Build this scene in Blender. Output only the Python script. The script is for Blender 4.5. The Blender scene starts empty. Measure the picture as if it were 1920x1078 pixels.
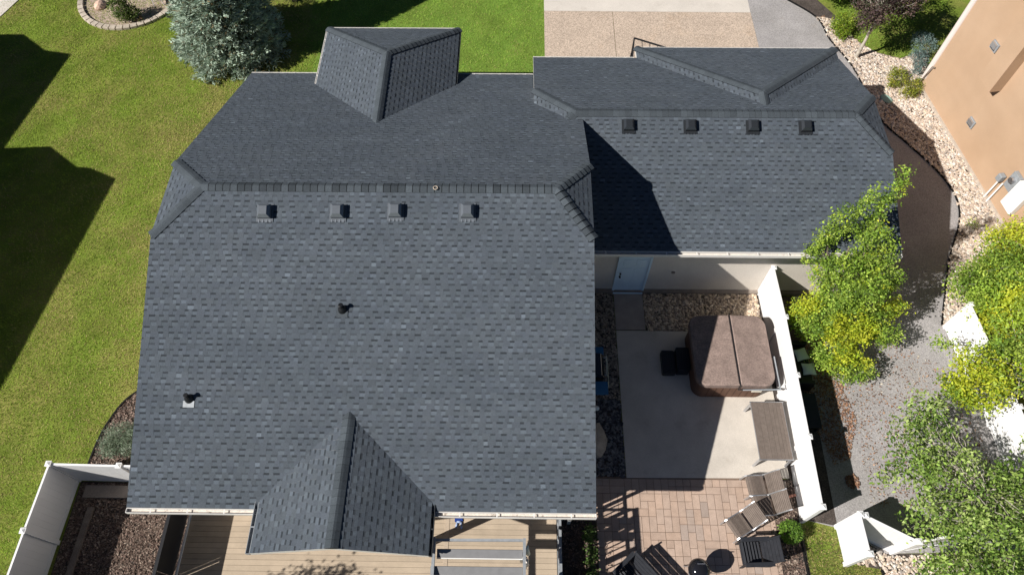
import bpy, math, random
import numpy as np
from mathutils import Vector, Matrix

S = bpy.context.scene
COL = S.collection
rnd = random.Random(7)
NR = np.random.default_rng(11)

# ------------------------------------------------------------------ camera, sky, sun, exposure
cam_d = bpy.data.cameras.new('camera')
cam_d.sensor_fit = 'HORIZONTAL'; cam_d.sensor_width = 36.0
cam_d.lens = 1312.56 / 1920 * 36.0
cam_d.clip_start = 0.1; cam_d.clip_end = 2000
cam = bpy.data.objects.new('camera', cam_d); COL.objects.link(cam)
TH, RO, YA, CH = 0.535214, -0.00935599, -0.0214761, 20.656
def cam_axes():
    c, s = math.cos(TH), math.sin(TH); cy, sy = math.cos(YA), math.sin(YA)
    R = Vector((cy, -sy, 0)); fw = Vector((sy, cy, 0))
    U = c * fw + Vector((0, 0, s)); F = s * fw - Vector((0, 0, c))
    cr, sr = math.cos(RO), math.sin(RO)
    return cr * R + sr * U, -sr * R + cr * U, F
R_, U_, F_ = cam_axes()
M = Matrix((R_, U_, -F_)).transposed().to_4x4(); M.translation = Vector((0, 0, CH))
cam.matrix_world = M
S.camera = cam

SUNV = Vector((1.09, 0.49, -1.0))
w = bpy.data.worlds.new('World'); S.world = w; w.use_nodes = True
nt = w.node_tree; bg = nt.nodes['Background']
sky = nt.nodes.new('ShaderNodeTexSky'); sky.sky_type = 'NISHITA'; sky.sun_disc = False
sky.sun_elevation = math.atan2(1.0, math.hypot(1.09, 0.49)); sky.sun_rotation = math.radians(245.8)
sky.altitude = 1500; sky.air_density = .5; sky.dust_density = .05
nt.links.new(sky.outputs[0], bg.inputs[0]); bg.inputs[1].default_value = 0.05
sd = bpy.data.lights.new('sun', 'SUN'); sd.energy = 5.0; sd.angle = math.radians(0.5); sd.color = (1.0, 0.955, 0.89)
so = bpy.data.objects.new('sun', sd); COL.objects.link(so)
so.rotation_euler = SUNV.to_track_quat('-Z', 'Y').to_euler(); so.location = (-20, -9, 30)
S.view_settings.view_transform = 'Standard'; S.view_settings.look = 'None'
S.view_settings.exposure = 0.42; S.view_settings.gamma = 1.0
S.cycles.diffuse_bounces = 2

# ------------------------------------------------------------------ helpers
def tag(o, label=None, cat=None, group=None, kind=None):
    if label: o['label'] = label
    if cat: o['category'] = cat
    if group: o['group'] = group
    if kind: o['kind'] = kind
    return o
def thing(name, label, cat, loc=(0, 0, 0), rz=0, group=None):
    o = bpy.data.objects.new(name, None); COL.objects.link(o)
    o.location = loc; o.rotation_euler = (0, 0, rz); o.empty_display_size = .2
    return tag(o, label, cat, group)
def copy_tree(o, parent=None):
    c = o.copy(); COL.objects.link(c); c.parent = parent
    for ch in [x for x in bpy.data.objects if x.parent == o]: copy_tree(ch, c)
    return c

class MB:
    """collects polygons of one mesh object"""
    def __init__(s): s.v = []; s.f = []; s.c = []
    def poly(s, pts, col=(1, 1, 1)):
        n = len(s.v); s.v += [tuple(p) for p in pts]; s.f.append(tuple(range(n, n + len(pts)))); s.c.append(col)
    def solid(s, v, f, col=(1, 1, 1)):
        n = len(s.v); s.v += [tuple(p) for p in v]
        for q in f: s.f.append(tuple(n + i for i in q)); s.c.append(col)
    def box(s, c, d, rz=0, col=(1, 1, 1), rx=0, ry=0):
        x, y, z = d[0] / 2, d[1] / 2, d[2] / 2
        m = Matrix.Rotation(rz, 3, 'Z') @ Matrix.Rotation(ry, 3, 'Y') @ Matrix.Rotation(rx, 3, 'X')
        P = [m @ Vector(p) + Vector(c) for p in ((-x,-y,-z),(x,-y,-z),(x,y,-z),(-x,y,-z),(-x,-y,z),(x,-y,z),(x,y,z),(-x,y,z))]
        s.solid(P, ((0,3,2,1),(4,5,6,7),(0,1,5,4),(1,2,6,5),(2,3,7,6),(3,0,4,7)), col)
    def beam(s, p, q, wd, h, col=(1, 1, 1)):
        p, q = Vector(p), Vector(q); t = (q - p).normalized()
        a = t.cross(Vector((0, 0, 1)))
        a = Vector((1, 0, 0)) if a.length < 1e-3 else a.normalized()
        b = a.cross(t).normalized(); a = a * wd / 2; b = b * h / 2
        P = [p-a-b, p+a-b, p+a+b, p-a+b, q-a-b, q+a-b, q+a+b, q-a+b]
        s.solid(P, ((0,1,2,3),(7,6,5,4),(0,4,5,1),(1,5,6,2),(2,6,7,3),(3,7,4,0)), col)
    def tube(s, p, q, r0, r1=None, n=10, col=(1, 1, 1)):
        r1 = r0 if r1 is None else r1
        p, q = Vector(p), Vector(q); t = (q - p).normalized()
        a = t.orthogonal().normalized(); b = t.cross(a)
        P = [p + (a*math.cos(k*2*math.pi/n) + b*math.sin(k*2*math.pi/n))*r0 for k in range(n)]
        P += [q + (a*math.cos(k*2*math.pi/n) + b*math.sin(k*2*math.pi/n))*r1 for k in range(n)]
        F = [(k, (k+1) % n, n+(k+1) % n, n+k) for k in range(n)] + [tuple(range(n-1, -1, -1)), tuple(range(n, 2*n))]
        s.solid(P, F, col)
    def prism(s, pts, z0, z1, col=(1, 1, 1)):
        n = len(pts)
        P = [(x, y, z0) for x, y in pts] + [(x, y, z1) for x, y in pts]
        s.solid(P, [tuple(range(n-1, -1, -1)), tuple(range(n, 2*n))] + [(k, (k+1) % n, n+(k+1) % n, n+k) for k in range(n)], col)
    def lathe(s, prof, c=(0, 0, 0), n=24, col=(1, 1, 1)):
        P = []
        for r, z in prof: P += [(c[0]+r*math.cos(k*2*math.pi/n), c[1]+r*math.sin(k*2*math.pi/n), c[2]+z) for k in range(n)]
        F = []
        for j in range(len(prof)-1):
            F += [(j*n+k, j*n+(k+1) % n, (j+1)*n+(k+1) % n, (j+1)*n+k) for k in range(n)]
        F += [tuple(range(n-1, -1, -1)), tuple((len(prof)-1)*n+k for k in range(n))]
        s.solid(P, F, col)
    def build(s, name, m, parent=None, bevel=0, smooth=False, label=None):
        me = bpy.data.meshes.new(name); me.from_pydata(s.v, [], s.f); me.update()
        ca = me.color_attributes.new('Col', 'FLOAT_COLOR', 'CORNER')
        arr = np.ones((len(me.loops), 4), np.float32); i = 0
        for f, c in zip(s.f, s.c):
            arr[i:i+len(f), :3] = c; i += len(f)
        ca.data.foreach_set('color', arr.ravel())
        if smooth: me.polygons.foreach_set('use_smooth', [True]*len(me.polygons))
        me.materials.append(m)
        o = bpy.data.objects.new(name, me); COL.objects.link(o); o.parent = parent
        if bevel:
            b = o.modifiers.new('bevel', 'BEVEL'); b.width = bevel; b.segments = 2; b.limit_method = 'ANGLE'
        if label: o['label'] = label
        return o

def np_mesh(name, V, C, m, parent=None):
    """V (n,k,3) separate polygons, C (n,3) colours"""
    n, k = V.shape[:2]
    me = bpy.data.meshes.new(name)
    me.vertices.add(n*k); me.vertices.foreach_set('co', V.astype(np.float32).ravel())
    me.loops.add(n*k); me.loops.foreach_set('vertex_index', np.arange(n*k, dtype=np.int32))
    me.polygons.add(n); me.polygons.foreach_set('loop_start', np.arange(0, n*k, k, dtype=np.int32))
    me.polygons.foreach_set('loop_total', np.full(n, k, np.int32))
    me.update(calc_edges=True); me.validate()
    ca = me.color_attributes.new('Col', 'FLOAT_COLOR', 'CORNER')
    arr = np.ones((n*k, 4), np.float32); arr[:, :3] = np.repeat(C, k, axis=0)
    ca.data.foreach_set('color', arr.ravel())
    me.materials.append(m)
    o = bpy.data.objects.new(name, me); COL.objects.link(o); o.parent = parent
    return o

def mat(name, col=(.5, .5, .5), rough=.8, var=.0, vscale=8., fine=0., fscale=120., bump=0., bscale=80., metal=0., attr=True,
        spec=.12, col2=None, thr=(.4, .6), trans=0., stain=None):
    """principled with colour = col * Col * (1 +- noises); col2 mixed in by a broad noise"""
    m = bpy.data.materials.new(name); m.use_nodes = True
    N = m.node_tree.nodes; L = m.node_tree.links; b = N['Principled BSDF']
    b.inputs['Roughness'].default_value = rough; b.inputs['Metallic'].default_value = metal
    b.inputs['Specular IOR Level'].default_value = spec
    tc = N.new('ShaderNodeTexCoord')
    rgb = N.new('ShaderNodeRGB'); rgb.outputs[0].default_value = (*col, 1); out = rgb.outputs[0]
    def noise(sc, det=4., rg=.6):
        n = N.new('ShaderNodeTexNoise'); n.inputs['Scale'].default_value = sc; n.inputs['Detail'].default_value = det
        n.inputs['Roughness'].default_value = rg
        L.new(tc.outputs['Object'], n.inputs['Vector']); return n
    def mix(kind, fac, a, c):
        x = N.new('ShaderNodeMix'); x.data_type = 'RGBA'; x.blend_type = kind
        if isinstance(fac, float): x.inputs[0].default_value = fac
        else: L.new(fac, x.inputs[0])
        L.new(a, x.inputs[6]) if not isinstance(a, tuple) else setattr(x.inputs[6], 'default_value', (*a, 1))
        L.new(c, x.inputs[7]) if not isinstance(c, tuple) else setattr(x.inputs[7], 'default_value', (*c, 1))
        return x.outputs[2]
    def rng(v, a, bb, c, d):
        r = N.new('ShaderNodeMapRange'); L.new(v, r.inputs[0])
        for i, q in enumerate((a, bb, c, d)): r.inputs[i+1].default_value = q
        return r.outputs[0]
    if col2:
        out = mix('MIX', rng(noise(vscale*.6, 5.).outputs[0], thr[0], thr[1], 0, 1), out, col2)
    if stain:
        out = mix('MIX', rng(noise(stain[1], 6., .7).outputs[0], .56, .72, 0, stain[2]), out, stain[0])
    if var:
        out = mix('MULTIPLY', 1.0, out, rng(noise(vscale).outputs[0], .3, .7, 1-var, 1+var))
    if fine:
        out = mix('MULTIPLY', 1.0, out, rng(noise(fscale, 2.).outputs[0], .3, .7, 1-fine, 1+fine))
    if attr:
        a = N.new('ShaderNodeAttribute'); a.attribute_name = 'Col'
        out = mix('MULTIPLY', 1.0, out, a.outputs['Color'])
    L.new(out, b.inputs['Base Color'])
    if bump:
        bp = N.new('ShaderNodeBump'); bp.inputs['Strength'].default_value = 1.0; bp.inputs['Distance'].default_value = bump
        L.new(noise(bscale, 4.).outputs[0], bp.inputs['Height']); L.new(bp.outputs[0], b.inputs['Normal'])
    if trans:
        t = N.new('ShaderNodeBsdfTranslucent'); L.new(out, t.inputs[0])
        ms = N.new('ShaderNodeMixShader'); ms.inputs[0].default_value = trans
        L.new(b.outputs[0], ms.inputs[1]); L.new(t.outputs[0], ms.inputs[2]); L.new(ms.outputs[0], N['Material Output'].inputs[0])
    return m

MT = dict(
 lawn=mat('lawn', (.155, .215, .032), .95, .22, .9, .45, 34., .03, 40., col2=(.225, .225, .060), thr=(.42, .62), attr=False, spec=.1, stain=((.19, .165, .055), .22, .7)),
 lawn_front=mat('lawn_front', (.15, .25, .04), .95, .2, 1.2, .4, 34., .03, 40., col2=(.155, .235, .04), attr=False, spec=.1),
 grass=mat('grass_blades', (.9, .9, .9), .9, spec=.03, trans=.2),
 shingle=mat('shingle', (.084, .097, .114), .95, .05, .8, .30, 90., .004, 120., spec=.08, col2=(.078, .091, .108), thr=(.4, .6), stain=((.105, .115, .130), .55, .35)),
 cap=mat('shingle_cap', (.068, .079, .090), .95, .08, 2., .35, 90., .004, 120., spec=.08),
 fascia=mat('painted_trim', (.62, .60, .57), .55, .08, 4.),
 darktrim=mat('dark_trim', (.05, .055, .06), .5),
 gutter=mat('gutter_white', (.74, .72, .69), .4, .05, 6.),
 debris=mat('gutter_debris', (.66, .60, .53), .9, .1, 9., .2, 60., stain=((.10, .07, .05), 7., 1.0)),
 stucco=mat('stucco_beige', (.70, .645, .575), .9, .05, 1.5, .12, 70., .004, 90.),
 found=mat('foundation_concrete', (.26, .22, .19), .9, .15, 3., .2, 60.),
 orange=mat('stucco_orange', (.465, .325, .220), .92, .05, .7, .06, 60., .004, 90., col2=(.425, .288, .188), thr=(.35, .7)),
 white=mat('white_vinyl', (.80, .80, .80), .35, .015, 2., spec=.4),
 whitep=mat('white_paint', (.78, .78, .77), .5, .04, 5.),
 door=mat('door_paint', (.68, .85, .97), .45, .03, 3.),
 black=mat('black_plastic', (.016, .017, .020), .45, .1, 8., spec=.4),
 blackwood=mat('black_painted_wood', (.022, .024, .030), .55, .2, 9., spec=.35),
 blackmetal=mat('black_metal', (.02, .02, .022), .35, spec=.5),
 enamel=mat('black_enamel', (.012, .012, .015), .08, spec=.7),
 alu=mat('brushed_aluminium', (.55, .56, .58), .35, .05, 20., metal=.8),
 galv=mat('galvanised_metal', (.30, .32, .34), .6, .12, 12., metal=.2),
 steel=mat('stainless_steel', (.6, .6, .62), .25, metal=.9),
 concrete=mat('patio_concrete', (.585, .535, .475), .9, .07, 1.1, .12, 70., .003, 60., col2=(.52, .475, .42), stain=((.36, .31, .26), 1.3, .55), attr=False),
 slabd=mat('driveway_concrete_pale', (.60, .555, .50), .9, .07, .9, .15, 60., .003, 60., attr=False, stain=((.46, .41, .36), 1.6, .5)),
 agg=mat('driveway_exposed_aggregate', (.47, .38, .305), .95, .07, .8, .42, 26., .008, 40., attr=False, stain=((.42, .29, .18), .5, .35)),
 gravel=mat('fine_gravel', (.345, .328, .328), .95, .10, .8, .26, 26., .012, 30., attr=False, col2=(.32, .305, .30), spec=.02, stain=((.27, .225, .19), .9, .30)),
 soil=mat('soil', (.085, .070, .062), .95, .3, 3., .5, 40., .02, 30., attr=False),
 chips=mat('bark_chips', (1, 1, 1), .9, spec=.15),
 stone=mat('river_stone', (1, 1, 1), .75, .12, 14., spec=.25),
 paver=mat('paver_clay', (.44, .33, .265), .9, .09, 5., .16, 70., .003, 80.),
 joint=mat('paver_joint', (.20, .145, .11), .95, .2, 8., attr=False),
 curb=mat('curb_stone', (.46, .40, .34), .9, .2, 8., .2, 60.),
 decking=mat('composite_decking', (.43, .35, .27), .8, .09, 2.5, .1, 50.),
 slat=mat('weathered_slats', (.150, .122, .105), .8, .14, 9., .12, 50.),
 vinylcover=mat('brown_vinyl_cover', (.245, .185, .162), .7, .18, 3.2, .22, 22., .006, 6., stain=((.10, .075, .07), 5., .6)),
 cabinet=mat('brown_cabinet', (.15, .085, .06), .6, .12, 6.),
 bark=mat('bark', (.20, .16, .13), .95, .3, 10., .3, 40., .01, 30.),
 palebark=mat('pale_bark', (.42, .38, .32), .9, .25, 8., .3, 40., .01, 30.),
 leaf=mat('leaf', (1, 1, 1), .55, spec=.3, trans=.38),
 needle=mat('needles', (1, 1, 1), .7, spec=.2, trans=.15),
 pillow=mat('pale_pillow', (.82, .87, .83), .9, .05, 6.),
 bluep=mat('blue_plastic', (.045, .15, .30), .4, .05, 4.),
 ltblue=mat('pale_blue_cloth', (.33, .42, .62), .9, .1, 9.),
 dkblue=mat('dark_blue_cloth', (.02, .05, .22), .9, .1, 9.),
 greenlid=mat('green_plastic', (.28, .42, .37), .6, .06, 4.),
 glass=mat('dark_glass', (.03, .04, .05), .06, spec=.8),
 rock=mat('boulder', (.42, .36, .29), .9, .2, 4., .2, 40., .02, 8.),
 wood=mat('timber_edging', (.17, .14, .12), .9, .2, 6., .2, 40.),
 greyfab=mat('grey_canopy_fabric', (.20, .20, .205), .85, .08, 6.),
 rubber=mat('black_edging', (.012, .012, .012), .7),
 snd=mat('asphalt_tile', (.25, .2, .17), .9, .2, 3.),
)

# ------------------------------------------------------------------ polygon utilities
def clip_poly(P, Q):
    """clip polygon P by convex ccw polygon Q (2D)"""
    out = P
    for i in range(len(Q)):
        a, b = Q[i], Q[(i+1) % len(Q)]
        if not out: return []
        nx, ny = -(b[1]-a[1]), (b[0]-a[0]); inp = out; out = []
        for j in range(len(inp)):
            p, q = inp[j], inp[(j+1) % len(inp)]
            dp = (p[0]-a[0])*nx + (p[1]-a[1])*ny; dq = (q[0]-a[0])*nx + (q[1]-a[1])*ny
            if dp >= 0: out.append(p)
            if (dp >= 0) != (dq >= 0):
                t = dp/(dp-dq); out.append((p[0]+t*(q[0]-p[0]), p[1]+t*(q[1]-p[1])))
    return out
def inside(px, py, poly):
    x, y = np.asarray(px), np.asarray(py); r = np.zeros(x.shape, bool); n = len(poly)
    for i in range(n):
        x0, y0 = poly[i]; x1, y1 = poly[(i+1) % n]
        c = ((y0 > y) != (y1 > y)) & (x < (x1-x0)*(y-y0)/((y1-y0) if y1 != y0 else 1e-9)+x0)
        r ^= c
    return r
def scatter(poly, n):
    P = np.array(poly); lo, hi = P.min(0), P.max(0)
    A = .5*abs(np.dot(P[:, 0], np.roll(P[:, 1], 1))-np.dot(P[:, 1], np.roll(P[:, 0], 1)))
    k = int(n*max(1., (hi-lo).prod()/max(A, 1e-6))*1.02)+8
    q = NR.uniform(lo, hi, (k, 2)); q = q[inside(q[:, 0], q[:, 1], poly)]
    return q[:n]

# ------------------------------------------------------------------ shingled roof plane
def shingles(mb, poly, exposure=.143, lift=.0):
    """poly: convex planar polygon (3D, ccw seen from above). Lays courses with raised tabs."""
    P = [Vector(p) for p in poly]
    n = Vector((0, 0, 0))
    for i in range(len(P)): n += P[i].cross(P[(i+1) % len(P)])
    n.normalize()
    if n.z < 0: P.reverse(); n = -n
    up = (Vector((0, 0, 1)) - n*n.z).normalized(); u = up.cross(n).normalized()
    o = P[0]
    Q = [((p-o).dot(u), (p-o).dot(up)) for p in P]
    ar = sum(Q[i][0]*Q[(i+1) % len(Q)][1]-Q[(i+1) % len(Q)][0]*Q[i][1] for i in range(len(Q)))
    if ar < 0: Q.reverse()
    u0, u1 = min(q[0] for q in Q), max(q[0] for q in Q); v0, v1 = min(q[1] for q in Q), max(q[1] for q in Q)
    def put(a, b, c, d, h0, h1, col):
        R = clip_poly([(a, c), (b, c), (b, d), (a, d)], Q)
        if len(R) < 3: return
        mb.poly([o+u*x+up*y+n*(lift+h0+(h1-h0)*(y-c)/(d-c)) for x, y in R], col)
    def riser(a, b, c, h0, h1, col):
        for q in ((a+.004, c+.001), (b-.004, c+.001)):
            for i in range(len(Q)):
                A, B = Q[i], Q[(i+1) % len(Q)]
                if (B[0]-A[0])*(q[1]-A[1])-(B[1]-A[1])*(q[0]-A[0]) < 0: return
        mb.poly([o+u*a+up*c+n*(lift+h0), o+u*b+up*c+n*(lift+h0), o+u*b+up*c+n*(lift+h1), o+u*a+up*c+n*(lift+h1)], col)
    k = 0; v = v0
    while v < v1:
        vt = v+exposure; x = u0-rnd.uniform(0, .4); sheet = rnd.uniform(.95, 1.05); nxt = x
        while x < u1:
            if x > nxt: sheet = rnd.uniform(.95, 1.05); nxt = x+1.0
            tw = rnd.choice((.10, .12, .14, .16, .20)); gw = rnd.choice((.10, .12, .14, .16))
            t = sheet*rnd.choice((.94, .98, 1.0, 1.0, 1.03, 1.07)); bl = rnd.uniform(.99, 1.03)
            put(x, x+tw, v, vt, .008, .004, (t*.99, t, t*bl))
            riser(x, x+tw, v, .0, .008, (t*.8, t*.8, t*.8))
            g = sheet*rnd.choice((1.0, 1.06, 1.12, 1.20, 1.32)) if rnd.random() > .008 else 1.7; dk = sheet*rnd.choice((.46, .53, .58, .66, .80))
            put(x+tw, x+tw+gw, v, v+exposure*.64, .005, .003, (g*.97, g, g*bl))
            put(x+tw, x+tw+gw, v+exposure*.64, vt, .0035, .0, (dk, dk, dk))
            riser(x+tw, x+tw+gw, v, .0, .005, (g*.8, g*.8, g*.8))
            x += tw+gw
        v = vt; k += 1

def slab(mb, poly, t=.15):
    """closed slab under a roof plane"""
    n = len(poly); P = [Vector(p)-Vector((0, 0, .004)) for p in poly]; B = [p-Vector((0, 0, t)) for p in P]
    mb.solid(P+B, [tuple(range(n)), tuple(range(2*n-1, n-1, -1))]+[(k, n+k, n+(k+1) % n, (k+1) % n) for k in range(n)])

def caps(mb, A, B, n1, n2, wd=.15, pitch=.19, jit=1.0, start=0.):
    """overlapping cap shingles from A (low/exposed end) to B; n1,n2 upward plane normals"""
    A, B = Vector(A), Vector(B); t = (B-A); Lg = t.length; t.normalize(); n1, n2 = Vector(n1).normalized(), Vector(n2).normalized()
    def down(n):
        d = n.cross(t).normalized()
        return d if d.z < 0 or (abs(d.z) < 1e-6) else -d
    d1, d2 = down(n1), down(n2); up = (n1+n2).normalized()
    s = start
    while s < Lg-.02:
        e = min(s+pitch+.05, Lg+.02); g = rnd.choice((.70, .82, .95, 1.0, 1.12, 1.32))
        if jit < 1: g = 1+(g-1)*jit
        c = (g*.98, g*1.0, g*1.01)
        for h, uu in ((.034, s), (.018, e)):
            pass
        p = A+t*s; q = A+t*e; H0, H1 = .044, .027
        a1 = p+d1*wd+n1*(H0-.012); a0 = p+up*H0; a2 = p+d2*wd+n2*(H0-.012)
        b1 = q+d1*wd+n1*(H1-.012); b0 = q+up*H1; b2 = q+d2*wd+n2*(H1-.012)
        m1 = p+d1*wd*.3+n1*H0; m2 = p+d2*wd*.3+n2*H0; o1 = q+d1*wd*.3+n1*H1; o2 = q+d2*wd*.3+n2*H1
        mb.poly([a1, m1, o1, b1], c); mb.poly([m1, a0, b0, o1], c); mb.poly([a0, m2, o2, b0], c); mb.poly([m2, a2, b2, o2], c)
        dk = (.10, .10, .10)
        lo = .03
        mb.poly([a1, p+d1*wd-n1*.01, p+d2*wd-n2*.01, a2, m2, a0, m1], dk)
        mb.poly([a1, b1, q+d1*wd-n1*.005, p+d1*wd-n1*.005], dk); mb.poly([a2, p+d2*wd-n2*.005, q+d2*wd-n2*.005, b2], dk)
        if s > start and jit > .5:  # dark strip painted at each joint for the shadow gap and adhesive
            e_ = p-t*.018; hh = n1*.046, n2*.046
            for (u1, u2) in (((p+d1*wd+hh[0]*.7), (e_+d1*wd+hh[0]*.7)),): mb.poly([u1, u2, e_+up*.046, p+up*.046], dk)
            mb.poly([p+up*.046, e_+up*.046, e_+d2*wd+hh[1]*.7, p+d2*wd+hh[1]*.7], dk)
        s += pitch
    return mb
def pn(poly):
    P = [Vector(p) for p in poly]; n = Vector((0, 0, 0))
    for i in range(len(P)): n += P[i].cross(P[(i+1) % len(P)])
    n.normalize(); return n if n.z > 0 else -n

# ================================================================== GROUND
def sheet(name, pts, z, m, th=0):
    mb = MB()
    if th: mb.prism(pts, z-th, z)
    else: mb.poly([(x, y, z) for x, y in pts])
    o = mb.build(name, m); return tag(o, kind='structure')
sheet('lawn', [(-300, -300), (300, -300), (300, 300), (-300, 300)], 0, MT['lawn'])
sheet('front_lawn', [(-9.2, 17.5), (.98, 17.5), (.98, 40), (-7.6, 40)], .004, MT['lawn_front'])
sheet('driveway', [(.98, 17), (4.02, 17), (4.02, 26.59), (.98, 26.6)], .02, MT['agg'], .1)
sheet('driveway', [(4.04, 17), (10.17, 17), (10.17, 26.56), (4.04, 26.59)], .02, MT['agg'], .1)
sheet('driveway_apron', [(.98, 26.615), (10.17, 26.575), (10.6, 60), (.98, 60)], .022, MT['slabd'], .1)
sheet('sidewalk', [(-40, 40), (-24.6, 24.2), (-23.3, 26.1), (-22.8, 27.6), (-20, 40)], .03, MT['slabd'], .1)
EDGE = [(10.9, 29.5), (11.59, 27.9), (13.0, 26.3), (13.3, 24.84), (13.91, 23.03), (14.26, 20.3), (15.01, 18.9), (15.62, 17.83), (16.02, 16.8), (16.05, 15.8), (15.71, 14.84), (15.08, 13.69), (14.37, 11.96), (13.98, 10.94)]
def smooth_line(P, k=6):
    P = [Vector((*p, 0)) for p in P]; out = []
    for i in range(len(P)-1):
        a = P[max(i-1, 0)]; b = P[i]; c = P[i+1]; d = P[min(i+2, len(P)-1)]
        for j in range(k):
            t = j/k
            q = .5*((2*b)+(c-a)*t+(2*a-5*b+4*c-d)*t*t+(3*b-a-3*c+d)*t**3); out.append((q.x, q.y))
    out.append((P[-1].x, P[-1].y)); return out
EDGE = smooth_line(EDGE)
GR = [(10.17, 60), (10.17, 17), (10.6, 17), (10.6, 12.0), (8.2, 12.0), (8.2, 4.62), (9.02, 4.42), (9.1, 4.45), (10.3, 3.72), (15.6, 3.9), (15.2, 6), (14.5, 9.5), (14.06, 10.85)]+EDGE[::-1]+[(10.9, 60)]
sheet('gravel_path', GR, .012, MT['gravel'])
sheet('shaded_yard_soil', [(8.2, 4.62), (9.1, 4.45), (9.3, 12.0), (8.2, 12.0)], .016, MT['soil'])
sheet('rock_bed', EDGE+[(14.2, 10.6), (17.5, 13.9), (17.27, 15.8), (16.41, 21.8), (17.3, 24.0), (16.9, 24.0), (16, 23.6), (15.04, 24.01), (14.3, 24.9), (14.1, 26.0), (12.5, 29), (11, 29.5)], .016, MT['soil'])
sheet('corner_rock_bed', [(10.12, -3), (18, -3), (18, 3.9), (10.3, 3.72), (9.15, 4.4), (9.12, 3.5), (10.05, 3.3)], .008, MT['soil'])
sheet('patio_slab', [(3.2, 5.745), (7.98, 5.79), (7.98, 10.6), (3.2, 10.6)], .05, MT['concrete'], .15)
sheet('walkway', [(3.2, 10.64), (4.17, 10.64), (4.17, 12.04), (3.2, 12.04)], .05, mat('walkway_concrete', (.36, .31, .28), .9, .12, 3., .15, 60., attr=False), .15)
sheet('side_rock_bed', [(1.3, 5.75), (3.18, 5.75), (3.18, 12.1), (1.3, 12.1)], .012, MT['soil'])
sheet('rear_rock_bed', [(4.19, 10.62), (8.05, 10.62), (8.05, 12.1), (4.19, 12.1)], .012, MT['soil'])
sheet('paver_base', [(2.25, -3), (7.3, -3), (7.12, 4.2), (7.45, 4.8), (7.4, 5.80), (2.25, 5.78)], .026, MT['joint'])
sheet('fence_base_soil', [(7.96, 5.7), (8.22, 5.7), (8.22, 12.08), (7.96, 12.08)], .006, MT['soil'])
sheet('planting_strip', [(7.3, -3), (7.98, -3), (8.1, 4.6), (8.2, 5.78), (7.35, 5.74), (7.45, 4.8), (7.12, 4.2)], .018, MT['soil'])
sheet('under_deck_soil', [(-9, -3), (2.24, -3), (2.24, 5.74), (1.29, 5.74), (-9, 4.5)], .01, MT['soil'])
sheet('fenced_bed', [(-12.9, -3), (-9, -3), (-8.9, 5.45), (-12.9, 5.45)], .01, MT['soil'])
BED2 = smooth_line([(-9, 9.6), (-10.9, 8.95), (-12.15, 8.19), (-12.62, 7.35), (-12.8, 6.5), (-12.85, 5.55)])
sheet('house_side_bed', BED2+[(-8.9, 5.5)], .008, MT['soil'])
BC = (-17.85, 27.5)
sheet('round_bed', [(BC[0]+2.1*math.cos(a*math.pi/20), BC[1]+2.1*math.sin(a*math.pi/20)) for a in range(40)], .012, mat('bed_gravel', (.42, .33, .27), .95, .2, 3., .5, 20., .02, 20., attr=False))

# pavers: random ashlar on a grid of half units
mb = MB(); U = .215
nx, ny = 24, 31; used = [[False]*ny for _ in range(nx)]
PV = [(2.26, -1), (7.26, -1), (7.1, 4.2), (7.4, 4.8), (7.3, 5.72), (2.26, 5.72)]
def pvr(x0, y0, x1, y1):
    g = .006; t = rnd.uniform(.93, 1.07); h = rnd.uniform(.98, 1.02)
    if rnd.random() < .06: t *= .92; h *= .95
    c = (t*h, t, t/h)
    R = clip_poly([(x0+g, y0+g), (x1-g, y0+g), (x1-g, y1-g), (x0+g, y1-g)], [(2.26, -1), (7.26, -1), (7.36, 5.72), (2.26, 5.72)])
    if len(R) > 2: mb.prism(R, .02, .045+rnd.uniform(-.002, .002), c)
for j in range(ny):
    for i in range(nx):
        if used[i][j]: continue
        wdt, hgt = rnd.choice(((1, 1), (1, 2), (1, 1), (2, 1), (1, 2), (1, 2)))
        hgt = int(hgt)
        if i+wdt > nx or (wdt == 2 and used[i+1][j]): wdt = 1
        if j+hgt > ny: hgt = 1
        for a in range(wdt):
            for b in range(hgt): used[i+a][j+b] = True
        pvr(2.26+i*U, 5.72-(j+hgt)*U, 2.26+(i+wdt)*U, 5.72-j*U)
tag(mb.build('paved_patio', MT['paver']), kind='structure')

# kerbs and edging
def strip(name, line, wd, z0, z1, m, label, cat):
    mb = MB()
    for a, b in zip(line[:-1], line[1:]): mb.beam((*a, (z0+z1)/2), (*b, (z0+z1)/2), wd, z1-z0)
    return tag(mb.build(name, m), label, cat)
strip('garden_edging', EDGE, .05, 0, .06, MT['rubber'], 'curved black edging strip between grey gravel path and pale river rock', 'edging')
strip('garden_edging', BED2, .05, 0, .06, MT['rubber'], 'curved black edging strip around bark bed beside lawn', 'edging')
strip('garden_edging', [(7.98, -3), (7.99, 4.4)], .05, 0, .07, MT['rubber'], 'straight black edging strip between bark strip and small grass patch', 'edging')
strip('garden_edging', [(14.25, 25.6), (14.3, 24.85), (15.04, 24.0), (16, 23.6), (16.9, 24.0)], .06, 0, .05, MT['bark'], 'brown edging curve between shaded grass and river rock by the purple tree', 'edging')
strip('garden_edging', [(10.08, -3), (10.06, 3.3)], .05, 0, .06, MT['rubber'], 'straight dark edging between small grass patch and corner rock bed', 'edging')
mb = MB()
for k in range(46):
    a = k*2*math.pi/46; t = rnd.uniform(.85, 1.12)
    mb.box((BC[0]+2.2*math.cos(a), BC[1]+2.2*math.sin(a), .05), (.24, .27, .14), a, (t, t, t*.97))
tag(mb.build('curb_ring', MT['curb'], bevel=.015), 'round curb of tan stone blocks ringing the garden bed', 'curb')

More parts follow.
